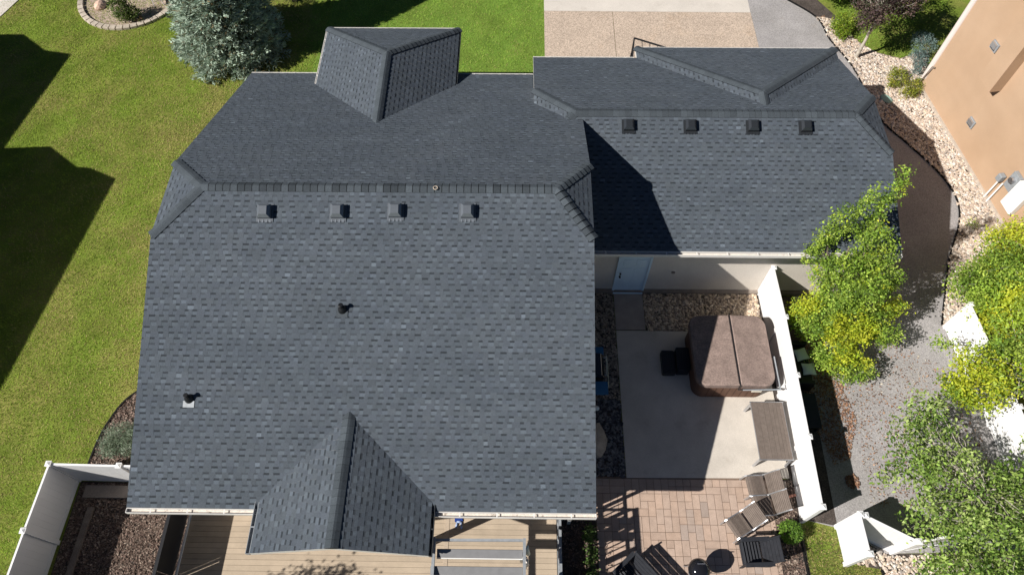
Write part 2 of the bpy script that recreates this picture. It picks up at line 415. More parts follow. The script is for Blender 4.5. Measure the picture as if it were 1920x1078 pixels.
# ------------------------------------------------------------------ loose stones, chips, grass blades
ICO = None
def ico():
    t = (1+5**.5)/2
    V = np.array([(-1,t,0),(1,t,0),(-1,-t,0),(1,-t,0),(0,-1,t),(0,1,t),(0,-1,-t),(0,1,-t),(t,0,-1),(t,0,1),(-t,0,-1),(-t,0,1)], float)
    V /= np.linalg.norm(V[0])
    F = [(0,11,5),(0,5,1),(0,1,7),(0,7,10),(0,10,11),(1,5,9),(5,11,4),(11,10,2),(10,7,6),(7,1,8),(3,9,4),(3,4,2),(3,2,6),(3,6,8),(3,8,9),(4,9,5),(2,4,11),(6,2,10),(8,6,7),(9,8,1)]
    return V[np.array(F)]
ICO = ico()
def stones(name, poly, n, size, cols, z=.02, label=None, sc=None):
    q = scatter(poly, n); n = len(q)
    s = size*np.exp(NR.normal(0, .28, n))
    D = np.stack([s*NR.uniform(.8, 1.4, n), s*NR.uniform(.6, 1., n), s*NR.uniform(.4, .7, n)], 1)
    a = NR.uniform(0, 2*np.pi, n); V = ICO[None]*D[:, None, None, :]
    V = V*(1+NR.normal(0, .06, (n, 20, 1, 1)))*1.0
    c, si = np.cos(a)[:, None, None], np.sin(a)[:, None, None]
    X = V[..., 0]*c-V[..., 1]*si; Y = V[..., 0]*si+V[..., 1]*c
    V = np.stack([X+q[:, 0][:, None, None], Y+q[:, 1][:, None, None], V[..., 2]+z+(NR.uniform(0, .03, n))[:, None, None]], -1)
    pal = np.array(cols)[NR.integers(0, len(cols), n)]*NR.uniform(.8, 1.2, (n, 1))
    o = np_mesh(name, V.reshape(-1, 3, 3), np.repeat(pal, 20, 0), MT['stone'])
    return tag(o, label, 'river rock', kind='stuff')
PINK = [(.60, .50, .42), (.66, .58, .50), (.50, .40, .32), (.70, .64, .58), (.42, .34, .28), (.56, .44, .35), (.36, .32, .29), (.62, .52, .40)]
RB = [p for p in EDGE if p[1] < 26.5]+[(14.2, 10.6), (17.5, 13.9), (17.27, 15.8), (16.38, 21.8), (17.3, 24.0), (16.9, 24.0), (16, 23.6), (15.04, 24.01), (14.3, 24.9), (14.1, 26.0)]
stones('river_rock', RB, 15000, .040, PINK, label='pale pink and tan river rock beside the orange house')
stones('river_rock', [(10.12, 0), (17, 0), (17, 3.85), (10.3, 3.65), (9.2, 4.3), (9.16, 3.5), (10.1, 3.35)], 11000, .042, PINK, label='pale river rock in the lower right corner under trees')
stones('river_rock', [(4.19, 10.64), (8.03, 10.64), (8.03, 12.04), (4.19, 12.04)], 3800, .042, [(.56, .43, .31), (.70, .57, .44), (.36, .27, .20), (.60, .47, .34), (.28, .22, .18)], label='brown and cream rock between garage wall and hot tub')
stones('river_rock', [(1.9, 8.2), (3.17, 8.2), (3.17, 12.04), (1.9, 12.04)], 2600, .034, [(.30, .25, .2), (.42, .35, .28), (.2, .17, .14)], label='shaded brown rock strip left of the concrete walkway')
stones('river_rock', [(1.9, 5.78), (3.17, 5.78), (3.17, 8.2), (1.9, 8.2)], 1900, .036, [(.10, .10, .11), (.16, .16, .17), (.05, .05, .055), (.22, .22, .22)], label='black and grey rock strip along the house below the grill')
def chips(name, poly, n, size, cols, label, cat='bark mulch', z=.02, tilt=.5):
    q = scatter(poly, n); n = len(q)
    L_ = size*NR.uniform(.6, 1.5, n); W_ = L_*NR.uniform(.3, .7, n); a = NR.uniform(0, 2*np.pi, n)
    d = np.stack([np.cos(a), np.sin(a), NR.normal(0, tilt, n)], 1)*L_[:, None]/2
    e = np.stack([-np.sin(a), np.cos(a), NR.normal(0, tilt, n)], 1)*W_[:, None]/2
    c = np.concatenate([q, (z+NR.uniform(0, .03, n))[:, None]], 1)
    V = np.stack([c-d-e, c+d-e, c+d+e, c-d+e], 1)
    pal = np.array(cols)[NR.integers(0, len(cols), n)]*NR.uniform(.75, 1.25, (n, 1))
    return tag(np_mesh(name, V, pal, MT['chips']), label, cat, kind='stuff')
BRN = [(.15, .105, .085), (.22, .16, .13), (.10, .07, .055), (.30, .235, .19), (.17, .115, .095)]
chips('bark_mulch', [(-12.85, 0), (-9.05, 0), (-9, 5.4), (-12.85, 5.4)], 30000, .042, BRN, 'brown bark mulch inside the left vinyl fence')
chips('bark_mulch', BED2+[(-8.9, 5.6)], 10000, .042, BRN+[(.36, .26, .22)], 'reddish bark mulch beside the lawn under grey green shrub')
chips('bark_mulch', [(7.3, 0), (7.95, 0), (8.06, 5.7), (7.4, 5.7), (7.45, 4.8), (7.15, 4.2)], 3800, .05, BRN, 'bark mulch strip between pavers and right white fence')
chips('bark_mulch', [(1.3, 0), (2.24, 0), (2.24, 5.7), (1.3, 5.7)], 2500, .05, BRN[:3], 'dark bark mulch strip between deck and pavers')
LIT = [(.28, .15, .09), (.22, .12, .08), (.36, .23, .15), (.16, .10, .075)]
chips('leaf_litter', [(9.2, 10.8), (10.0, 10.4), (10.15, 9.0), (10.4, 7.6), (9.9, 6.4), (9.4, 6.2), (8.9, 8)], 2600, .05, LIT, 'rusty brown fallen leaves along the shaded edge of the gravel', 'fallen leaves')
chips('leaf_litter', [(9.82+.22*math.cos(a), 5.72+.22*math.sin(a)) for a in np.arange(0, 6.2, .6)], 170, .06, LIT, 'small clump of rusty leaves on gravel beside the fence shadow', 'fallen leaves')
chips('leaf_litter', [(10.2, 5), (14, 5), (14.2, 9), (12, 10.5), (10.3, 10.5)], 2600, .038, LIT+[(.4, .36, .3)], 'scattered brown leaves over the grey gravel under the trees', 'fallen leaves')
chips('leaf_litter', [(13.2, 26.4), (13.5, 24.8), (14.1, 23.9), (14.2, 24.6), (14.0, 26)], 260, .06, LIT, 'red brown leaves on rock under the bright green bush', 'fallen leaves')

def blades(name, poly, n, cols, label, ln=.07, wd=.022, dry=None):
    q = scatter(poly, n); n = len(q); a = NR.uniform(0, 2*np.pi, n); L_ = ln*NR.uniform(.6, 1.4, n)
    side = np.stack([-np.sin(a), np.cos(a), np.zeros(n)], 1)*wd*NR.uniform(.6, 1.3, (n, 1))/2
    tip = np.stack([np.cos(a)*L_*.85, np.sin(a)*L_*.85, L_*NR.uniform(.3, .8, n)], 1)
    c = np.concatenate([q, np.full((n, 1), .004)], 1)
    V = np.stack([c-side, c+side, c+tip], 1)
    C0 = 1.1*np.array(cols)[NR.integers(0, len(cols), n)]*NR.uniform(.78, 1.22, (n, 1))
    x_, y_ = q[:, 0:1], q[:, 1:2]
    band = np.sin((x_*.8-y_*.6)*2*np.pi/1.15+.8*np.sin(y_*.5)); C0 = C0*(1+.10*np.tanh(band*2)+.10*np.sin(x_*2.3+np.sin(y_*1.9)*1.7)*np.sin(y_*2.9+np.sin(x_*1.3)))
    if dry is not None:
        f = np.clip(dry(q), 0, 1)[:, None]
        D = np.array([(.46, .38, .17), (.38, .34, .12), (.30, .31, .08)])[NR.integers(0, 3, n)]*NR.uniform(.7, 1.3, (n, 1))
        pick = NR.uniform(0, 1, (n, 1)) < f; C0 = np.where(pick, D, C0)
    return tag(np_mesh(name, V, C0, MT['grass']), label, 'grass', kind='stuff')
def dryness(q):
    x, y = q[:, 0], q[:, 1]
    f = .85*np.exp(-((x+11.5)**2/9+(y-18.5)**2/22))+.45*np.exp(-((x+12.6)**2/1.5+(y-11)**2/40))+.17
    f += .24*np.sin(x*1.7+.6*np.sin(y*.9))*np.sin(y*1.1+1.3*np.sin(x*.5))
    f += .7*np.exp(-((x+10.2)**2/2+(y-26.3)**2/.8))+.5*np.exp(-((x+16.9)**2/.05+(y-20.9)**2/.12))
    return f
GC = [(.24, .34, .045), (.20, .31, .04), (.30, .37, .06), (.21, .29, .04)]
blades('grass_blades', [(-24.5, 27.8), (-25, 20), (-13.1, 0), (-13.1, 5.6), (-12.4, 8.3), (-9, 9.6), (-9, 19), (-9.5, 27.8)], 170000, GC, 'mown green and yellowing grass of the left lawn', dry=dryness)
GF = [(.22, .36, .05), (.26, .41, .065), (.19, .31, .04), (.32, .40, .09)]
blades('grass_blades', [(-9.4, 18.5), (.95, 18.5), (.95, 27.8), (-9.4, 27.8)], 46000, GF, 'bright green grass of the front lawn beside the driveway', dry=lambda q: .06+.5*np.exp(-((q[:, 0]+.3)**2/.1+(q[:, 1]-24.2)**2/.15))+.5*np.exp(-((q[:, 0]+1.2)**2/.2+(q[:, 1]-21.7)**2/.05)))
blades('grass_blades', [(14.3, 25.0), (15.04, 24.1), (16, 23.7), (16.9, 24.1), (17.6, 24.8), (19.5, 28), (13.8, 28)], 11000, GF, 'green grass patch under the purple leaved tree')
blades('grass_blades', [(8.03, 0), (10.03, 0), (10.03, 3.3), (9.1, 3.5), (9.0, 4.35), (8.06, 4.5)], 7000, [(.09, .13, .03), (.12, .15, .04), (.20, .16, .07)], 'small patchy grass between the white fence ends', dry=lambda q: .25+.5*(q[:, 1] > 4.0))
# ================================================================== MAIN HOUSE
ZE, MP = 3.3, .407                       # eave height, pitch of the main roof
X0, X1, YR, YF, YM = -9.53, 1.9, 3.97, 18.98, 11.475
ZR = ZE+MP*(YM-YR)
house = thing('house', 'beige house with dark grey shingle roofs seen from above', 'house', (0, 0, 0))
yb, yt = 10.24, 12.71                    # clipped gable corners
zc = ZE+MP*(yb-YR)
RXL, RXR = -8.3, .95
rear = [(X0, YR, ZE), (X1, YR, ZE), (X1, yb, zc), (RXR, YM, ZR), (RXL, YM, ZR), (X0, yb, zc)]
front = [(X1, YF, ZE), (X0, YF, ZE), (X0, yt, zc), (RXL, YM, ZR), (RXR, YM, ZR), (X1, yt, zc)]
hipL = [(X0, yt, zc), (X0, yb, zc), (RXL, YM, ZR)]
hipR = [(X1, yb, zc), (X1, yt, zc), (RXR, YM, ZR)]
def roof(name, planes, capl, lab, base=None):
    r = MB()
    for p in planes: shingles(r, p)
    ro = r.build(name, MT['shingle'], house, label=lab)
    e = MB()
    for p in planes: slab(e, p)
    e.build('eave_board', MT['fascia'], ro)
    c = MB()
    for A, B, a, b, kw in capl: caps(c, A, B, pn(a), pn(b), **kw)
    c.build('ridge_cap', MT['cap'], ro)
    return ro
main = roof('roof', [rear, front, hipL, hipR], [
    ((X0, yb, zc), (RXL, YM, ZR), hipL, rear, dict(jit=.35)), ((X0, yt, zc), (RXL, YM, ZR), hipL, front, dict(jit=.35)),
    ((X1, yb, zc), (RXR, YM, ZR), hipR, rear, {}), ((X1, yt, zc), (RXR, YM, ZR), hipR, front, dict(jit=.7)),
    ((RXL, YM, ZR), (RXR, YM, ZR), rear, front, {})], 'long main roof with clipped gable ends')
# walls
w_ = MB()
prof = [(4.52, 0), (4.52, 3.32), (10.15, 5.55), (12.80, 5.55), (18.43, 3.32), (18.43, 0)]
def extr(mb, prof, xa, xb):
    n = len(prof); P = [(xa, y, z) for y, z in prof]+[(xb, y, z) for y, z in prof]
    mb.solid(P, [tuple(range(n)), tuple(range(2*n-1, n-1, -1))]+[(k, n+k, n+(k+1) % n, (k+1) % n) for k in range(n)])
extr(w_, prof, -8.98, 1.35)
w_.build('wall', MT['stucco'], house)
# garage roof
GE, GP = 3.3, .366; GY0, GYM, GYF = 11.587, 15.72, 19.83; GZR = GE+GP*(GYM-GY0)
gx0, gx1 = .41, 11.3; grL, grR = 1.69, 10.3
gzc = 4.37; cy0, cy1 = GYM-(GZR-gzc)/GP, GYM+(GZR-gzc)/GP
lzc = 4.26; ly0, ly1 = GYM-(GZR-lzc)/GP, GYM+(GZR-lzc)/GP
GF_ = GE+GP*0
gfy = GYM+(GZR-GE)/GP
grear = [(gx0, GY0, GE), (gx1, GY0, GE), (gx1, cy0, gzc), (grR, GYM, GZR), (grL, GYM, GZR), (gx0, ly0, lzc)]
gfront = [(gx1, gfy, GE), (gx0, gfy, GE), (gx0, ly1, lzc), (grL, GYM, GZR), (grR, GYM, GZR), (gx1, cy1, gzc)]
ghR = [(gx1, cy0, gzc), (gx1, cy1, gzc), (grR, GYM, GZR)]
ghL = [(gx0, ly1, lzc), (gx0, ly0, lzc), (grL, GYM, GZR)]
# rear garage plane starts right of the main house wall
grear_v = [(1.3, GY0, GE), (gx1, GY0, GE), (gx1, cy0, gzc), (grR, GYM, GZR), (grL, GYM, GZR), (1.3, GYM-.3, GZR-.3*GP)]
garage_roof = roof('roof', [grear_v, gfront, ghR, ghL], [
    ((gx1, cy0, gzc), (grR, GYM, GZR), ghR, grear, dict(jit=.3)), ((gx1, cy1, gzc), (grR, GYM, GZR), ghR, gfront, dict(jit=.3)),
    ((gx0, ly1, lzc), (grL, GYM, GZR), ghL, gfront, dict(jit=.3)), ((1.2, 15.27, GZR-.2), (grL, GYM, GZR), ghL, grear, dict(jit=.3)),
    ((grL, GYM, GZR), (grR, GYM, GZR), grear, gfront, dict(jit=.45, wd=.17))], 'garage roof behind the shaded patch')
w_ = MB()
extr(w_, [(12.15, 0), (12.15, 3.36), (14.2, 4.1), (17.2, 4.1), (19.3, 3.36), (19.3, 0)], 1.36, 10.75)
w_.box((7.68, 19.5, 1.6), (6.1, .6, 3.2))
w_.build('wall', MT['stucco'], house)
f_ = MB(); f_.box((6.05, 12.09, .07), (9.4, .12, .15)); f_.build('foundation_ledge', MT['found'], house)
# garage bump hip roof
bx0, bx1, by = 4.1, 11.27, 20.38; hw = (bx1-bx0)/2; pk = (bx0+hw, by-hw/1.0, GE+GP*hw)
bxm = bx0+hw; pky = by-hw; pz = GE+GP*hw+.012
vy = GYM+(GZR-pz)/GP               # where ridge meets garage front plane
yv = gfy                            # eave side start
z3 = GE+.012
bf = [(bx1, by, z3), (bx0, by, z3), (bxm, pky, pz)]
bl = [(bx0, by, z3), (bx0, yv-.02, z3), (bxm, vy-.02, pz), (bxm, pky, pz)]
br = [(bx1, yv-.02, z3), (bx1, by, z3), (bxm, pky, pz), (bxm, vy-.02, pz)]
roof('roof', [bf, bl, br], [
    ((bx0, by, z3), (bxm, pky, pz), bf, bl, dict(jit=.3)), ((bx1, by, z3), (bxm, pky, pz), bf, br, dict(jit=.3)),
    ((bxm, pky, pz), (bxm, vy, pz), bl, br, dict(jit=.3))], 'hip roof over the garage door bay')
# entry hip roof
ex0, ex1, ey, ez = -7.0, -2.25, 20.86, 3.70; exm = (ex0+ex1)/2+.2; ezr = 4.84; epy = 18.3
def ymain(z): return YF-(z-ZE)/MP
def epl(z): return ymain(z)-.02
ef = [(ex1, ey, ez), (ex0, ey, ez), (exm, epy, ezr)]
el = [(ex0, ey, ez), (ex0, epl(ez), ez), (exm, epl(ezr), ezr), (exm, epy, ezr)]
er = [(ex1, epl(ez), ez), (ex1, ey, ez), (exm, epy, ezr), (exm, epl(ezr), ezr)]
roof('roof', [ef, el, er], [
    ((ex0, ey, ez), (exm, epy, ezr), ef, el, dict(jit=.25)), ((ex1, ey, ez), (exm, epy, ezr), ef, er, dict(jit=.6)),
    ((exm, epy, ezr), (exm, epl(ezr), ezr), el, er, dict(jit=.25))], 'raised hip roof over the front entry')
w_ = MB(); w_.prism([(ex0+.5, 18.4), (ex1-.5, 18.4), (ex1-.5, 20.3), (ex0+.5, 20.3)], 0, 3.62); w_.build('wall', MT['stucco'], house)
# porch gable over the deck
px0, px1, pyf = -6.28, -2.08, 2.93; pxm = -4.19; pz0 = 3.38; pzr = 4.17+.0; pyr = YR+(pzr-ZE)/MP+.02; pye = YR+(pz0-ZE)/MP+.02
pl = [(px0, pyf, pz0), (pxm, pyf, pzr), (pxm, pyr, pzr), (px0, pye, pz0)]
pr = [(pxm, pyf, pzr), (px1, pyf, pz0), (px1, pye, pz0), (pxm, pyr, pzr)]
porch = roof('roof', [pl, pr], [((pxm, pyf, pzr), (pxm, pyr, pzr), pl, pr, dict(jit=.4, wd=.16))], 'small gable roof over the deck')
for sx in (px0+.35, px1-.35):
    g_ = MB(); g_.box((sx, pyf+.75, 2.0), (.16, .16, 2.6)); g_.build('porch_post', MT['whitep'], porch)
# roof flashings at valleys: thin dark metal strip against the main roof
def gutter(xa, ya, xb, yb_, z, m=MT['gutter'], deb=True, side=1, wd=.115):
    p, q = Vector((xa, ya, z)), Vector((xb, yb_, z)); t = (q-p).normalized(); nrm = Vector((t.y, -t.x, 0))*side
    g = MB()
    for off, hh, zc_ in ((.01, .11, -.055), (wd, .12, -.06)):
        g.beam(p+nrm*off+Vector((0, 0, zc_)), q+nrm*off+Vector((0, 0, zc_)), .012, hh)
    g.beam(p+nrm*(wd/2)+Vector((0, 0, -.11)), q+nrm*(wd/2)+Vector((0, 0, -.11)), wd-.01, .012)
    for e in (p, q): g.beam(e+nrm*.01+Vector((0, 0, -.06)), e+nrm*wd+Vector((0, 0, -.06)), .012, .11)
    L_ = (q-p).length; s = .6
    while s < L_:
        g.beam(p+t*s+nrm*.01+Vector((0, 0, -.006)), p+t*s+nrm*wd+Vector((0, 0, -.006)), .03, .006); s += .9
    o = g.build('gutter', m, house)
    if deb:
        d = MB(); d.beam(p+t*.03+nrm*wd/2+Vector((0, 0, -.096)), q-t*.03+nrm*wd/2+Vector((0, 0, -.096)), wd-.03, .02)
        d.build('debris', MT['debris'], o)
    return o
gutter(X0, YR-.005, px0-.05, YR-.005, ZE-.01)
gutter(px1+.08, YR-.005, X1, YR-.005, ZE-.01)
gutter(1.95, GY0-.005, gx1, GY0-.005, GE-.01)
gutter(X0, YF+.005, ex0, YF+.005, ZE-.01, side=-1, deb=False, wd=.05)
gutter(ex1, YF+.005, gx0-.02, YF+.005, ZE-.01, side=-1, deb=False, wd=.05)
gutter(gx0, gfy+.005, bx0-.1, gfy+.005, GE-.01, side=-1, deb=False, wd=.05)
gutter(bx0, by+.005, bx1, by+.005, GE-.01, side=-1, deb=False, wd=.05)
gutter(ex0, ey+.005, ex1, ey+.005, ez-.01, side=-1, deb=False, wd=.05)
gutter(ex0-.005, ey, ex0-.005, epl(ez)+.1, ez-.01, deb=False, side=1, wd=.05)
gutter(ex1+.005, ey, ex1+.005, epl(ez)+.1, ez-.01, deb=False, side=-1, wd=.05, m=MT['darktrim'])
gutter(px0-.005, pye-.05, px0-.005, pyf, pz0-.01, deb=False, side=1, wd=.10, m=MT['galv'])
gutter(px1+.005, pye-.05, px1+.005, pyf, pz0-.01, deb=False, side=-1, wd=.07, m=MT['darktrim'])
dp = MB(); dp.beam((1.45, 4.42, .1), (1.45, 4.42, 3.1), .09, .07); dp.beam((1.45, 4.42, 3.1), (1.45, 3.95, 3.2), .09, .07); dp.build('downspout', MT['gutter'], house)
dp = MB(); dp.box((5.0, 12.12, 1.25), (.10, .05, .07)); dp.build('wall_fitting', MT['found'], house)
# roof vents
def vent(x, y, z, pitch):
    L = math.atan(pitch); o = bpy.data.objects.new('roof_vent', None); COL.objects.link(o); o.parent = main if x < 1.5 else garage_roof
    o.location = (x, y, z); o.rotation_euler = (L, 0, 0); return o
def vent_parts(o):
    a = MB(); a.box((0, -.03, .012), (.44, .50, .008)); 
    for k in range(4): a.box((-.15+k*.1, -.26, .02), (.035, .07, .012), col=(1.6, 1.6, 1.6))
    h = MB()
    P = [(-.17,-.19,.03),(.17,-.19,.03),(.17,.19,.03),(-.17,.19,.03),(-.165,-.185,.13),(.165,-.185,.13),(.165,.185,.13),(-.165,.185,.13),(-.10,-.11,.20),(.10,-.11,.20),(.10,.12,.20),(-.10,.12,.20)]
    h.solid(P, ((0,1,5,4),(1,2,6,5),(2,3,7,6),(3,0,4,7),(4,5,9,8),(5,6,10,9),(6,7,11,10),(7,4,8,11),(8,9,10,11)))
    return a, h
VM = mat('vent_plastic', (.105, .118, .136), .30, .1, 12., spec=.7)
for k, (x, y) in enumerate([(-6.6, 10.83), (-4.71, 10.85), (-3.22, 10.88), (-1.36, 10.88)]):
    # one mesh: low hood with a raised square cap over a nailed flange
    a, h = vent_parts(None); a.solid(h.v, h.f)
    o = a.build('roof_vent', VM, main); o.location = (x, y, ZE+MP*(y-YR)+.006); o.rotation_euler = (math.atan(MP), 0, 0); o.scale = (.98, .95, 1.05)
for k, x in enumerate([3.30, 5.19, 7.10, 8.71]):
    a, h = vent_parts(None); a.solid(h.v, h.f); y = 15.29; a.c = [(.22, .22, .22)]*len(a.c)
    o = a.build('roof_vent', VM, garage_roof); o.location = (x, y, GE+GP*(y-GY0)+.006); o.rotation_euler = (math.atan(GP), 0, 0); o.scale = (.95, .92, .95)
for x, y, fl in [(-4.48, 8.50, 0), (-8.2, 6.40, 1)]:
    z = ZE+MP*(y-YR)
    p = MB(); p.tube((x, y, z-.05), (x, y, z+.24), .05, .045, 14, (.5, .5, .5)); p.lathe([(.12, -.02), (.10, .07), (.06, .13)], (x, y, z), 18, (.5, .5, .5))
    p.tube((x, y, z+.24), (x, y, z+.25), .062, .05, 14, (.5, .5, .5))
    o = p.build('vent_pipe', MT['black'], main, smooth=False)
    f = MB(); f.box((0, -.13 if fl else -.05, .018), (.28, .16 if fl else .3, .006)); q = f.build('flashing', MT['galv'] if fl else MT['cap'], main)
    q.location = (x, y, z); q.rotation_euler = (math.atan(MP), 0, 0)
# small ring lying on the ridge, worn streaks
r_ = MB()
for k in range(14):
    a = k*2*math.pi/14; b = (k+1)*2*math.pi/14
    r_.tube((.055*math.cos(a), .055*math.sin(a), 0), (.055*math.cos(b), .055*math.sin(b), 0), .014, n=6)
o = r_.build('rope_ring', MT['rock']); o.location = (-2.2, 11.42, ZR+.05); tag(o, 'small tan ring lying on the main roof ridge', 'ring')
# rear garage door
d = thing('dummy', 'x', 'x'); bpy.data.objects.remove(d)
fr = MB()
for bx in ((3.165, 12.12, 1.12), (4.165, 12.12, 1.12)): fr.box(bx, (.07, .09, 2.17))
fr.box((3.665, 12.12, 2.22), (1.07, .09, .07)); fr.box((3.665, 12.08, .08), (1.0, .16, .06))
dm = MB(); dm.box((3.665, 12.125, 1.14), (.93, .05, 2.07))
for cx in (3.46, 3.87):
    for cz, hh in ((.45, .55), (1.2, .65), (1.86, .36)): dm.box((cx, 12.097, cz), (.30, .014, hh))
do = dm.build('door', MT['door'], house, bevel=.004); fr.build('door_frame', MT['door'], do)
h = MB(); h.tube((3.28, 12.09, 1.06), (3.28, 12.02, 1.06), .03); h.build('handle', MT['blackmetal'], do); h = MB(); h.tube((3.28, 12.09, 1.22), (3.28, 12.04, 1.22), .028); h.build('deadbolt', MT['blackmetal'], do)
# windows and garage door on the other faces
def window(x0, x1, z0, z1, y, face):
    o = MB(); t = .05
    for bx in (x0, x1): o.box((bx, y, (z0+z1)/2), (.07, .08, z1-z0+.07))
    for bz in (z0, z1): o.box(((x0+x1)/2, y, bz), (x1-x0-.07, .08, .07))
    w = o.build('window', MT['white'], house); g = MB(); g.box(((x0+x1)/2, y+.02*face, (z0+z1)/2), (x1-x0-.07, .02, z1-z0-.07)); g.build('pane', MT['glass'], w)
window(-8.2, -6.9, 1.6, 2.9, 4.50, 1); window(-5.2, -3.4, .95, 2.9, 4.50, 1); window(-1.0, .6, .95, 2.9, 4.50, 1)
gd = MB(); gd.box((7.7, 19.82, 1.15), (4.9, .06, 2.3)); 
for k in range(3): gd.box((7.7, 19.855, .6+k*.57), (4.9, .012, .02), col=(.5, .5, .5))
gd.build('garage_door', MT['whitep'], house)

# ================================================================== DECK, RAILINGS, PERGOLA
DZ = .8
deck = thing('deck', 'raised tan composite deck behind the house with boards running sideways', 'deck')
b_ = MB(); y = 4.50
while y > -.6:
    t = rnd.uniform(.93, 1.07); b_.box(((-9.05+1.08)/2, y-.07, DZ-.015), (10.1, .137, .03), col=(t, t, t*.98)); y -= .143
b_.build('board_surface', MT['decking'], deck)
b_ = MB(); b_.box((-4, 1.95, DZ-.14), (10.08, 5.0, .2)); b_.build('frame', MT['wood'], deck)
for x in (-8.9, -4, .9):
    for y in (-.4, 2.2): b_ = MB(); b_.box((x, y, (DZ-.24)/2), (.14, .14, DZ-.24)); b_.build('post', MT['wood'], deck)
fl = MB(); fl.box((-1.97+.04, 2.2, DZ+.004), (.12, 4.3, .012)); fl.build('border_board', MT['decking'], deck)
lr = thing('privacy_screen', 'black privacy screen panels along the left edge of the deck', 'railing', (-9.08, 2, DZ))
for k in range(3):
    ya = 2.42-k*1.75; p = MB(); p.box((-.04, ya-.85+.0, .56), (.025, 1.62, 1.0)); p.build('panel', MT['black'], lr)
for ya in (2.45, .70, -1.05, -2.5): pb = MB(); pb.box((-.04, ya, .55), (.07, .07, 1.12)); pb.build('post', MT['blackmetal'], lr)
pb = MB(); pb.box((-.04, -.02, 1.10), (.09, 5.0, .04)); pb.build('top_rail', MT['blackmetal'], lr)
pb = MB(); pb.box((.03, 0, .03), (.05, 5.0, .05)); pb.build('bottom_rail', MT['whitep'], lr)
rr = thing('railing', 'dark metal railing with balusters along the right edge of the deck', 'railing', (1.1, 2, DZ))
p = MB(); p.box((0, 0, 1.08), (.07, 4.9, .05)); p.build('rail', MT['galv'], rr); p = MB(); p.box((0, 0, .12), (.05, 4.9, .04)); p.build('rail', MT['galv'], rr); p = MB(); p.box((0, 0, .42), (.05, 4.9, .10)); p.build('rail', MT['galv'], rr)
for y in np.arange(-2.4, 2.45, .13): p = MB(); p.box((0, y, .6), (.026, .026, .94)); p.build('baluster', MT['blackmetal'], rr)
for y in (-2.42, -.8, .8, 2.42): p = MB(); p.box((0, y, .55), (.08, .08, 1.12)); p.build('post', MT['galv'], rr)
# landing and stairs railing right of the deck whose slatted shadow falls on the pavers
sr = thing('stair_railing', 'dark stair railing beside the deck casting striped shadows on the pavers', 'railing', (0, 0, 0))
p = MB(); p.beam((1.14, 3.9, 1.95), (1.14, 3.9, .05), .08, .08); p.build('post', MT['blackmetal'], sr)
pg = thing('pergola', 'grey metal pergola with slats over the right part of the deck', 'pergola')
PZ = 3.0
for (x, y) in ((.17, 2.35), (.17, -.3)):
    p = MB(); p.beam((x, y, DZ), (x, y, PZ-.05), .1, .1); p.build('post', MT['galv'], pg)
p = MB(); p.beam((.17, 3.42, PZ), (.17, -.4, PZ), .07, .12); p.build('beam', MT['galv'], pg)
p = MB(); p.beam((-2.0, 3.36, PZ), (.13, 3.38, PZ), .06, .06); p.build('beam', MT['galv'], pg)
for y, xa in ((3.07, -1.93), (2.68, -2.06), (1.6, -2.06), (.6, -2.06)):
    p = MB(); p.box(((xa+.13)/2, y, PZ-.05), (.13-xa, .20, .04), rx=.35); s_ = p.build('slat', MT['greyfab'], pg, bevel=.01)
    q = MB(); q.box(((xa+.13)/2, y-.11, PZ-.09), (.13-xa, .018, .05)); q.build('slat_edge', MT['whitep'], s_)
p = MB(); p.beam((-2.0, 3.42, PZ), (-2.0, -.4, PZ), .07, .12); p.build('beam', MT['galv'], pg)
# gathered curtain on the pergola corner
c = MB()
for k in range(9):
    a = k*.7; x = .2+.05*math.cos(a); y = 3.25-.035*k+.03*math.sin(a*2)
    c.tube((x, y, 2.96), (x+.05*math.sin(k*2.1), y-.02, 2.15-.08*(k % 3)), .028, .05, 7, (.9+.02*k, .9, .88))
o = c.build('curtain', MT['pillow'], None, smooth=True); tag(o, 'gathered pale curtain tied at the pergola corner post', 'curtain')
c = MB(); c.box((-1.62, 4.34, DZ+.02), (.22, .16, .03), .1); c.box((-1.60, 4.44, DZ+.035), (.18, .14, .03), -.2)
o = c.build('cloth', MT['dkblue'], None, bevel=.01); tag(o, 'small dark blue cloth on the deck under the gutter', 'cloth')
c = MB(); c.tube((-1.66, 4.27, DZ+.03), (-1.68, 4.10, DZ+.03), .022, .028, 8); c.tube((-1.55, 4.27, DZ+.03), (-1.53, 4.08, DZ+.03), .022, .028, 8); c.tube((-1.66, 4.26, DZ+.03), (-1.55, 4.26, DZ+.03), .03, .03, 8)
tag(c.build('towel', MT['ltblue'], None, smooth=True), 'pale blue rolled towel beside the dark blue cloth', 'towel')

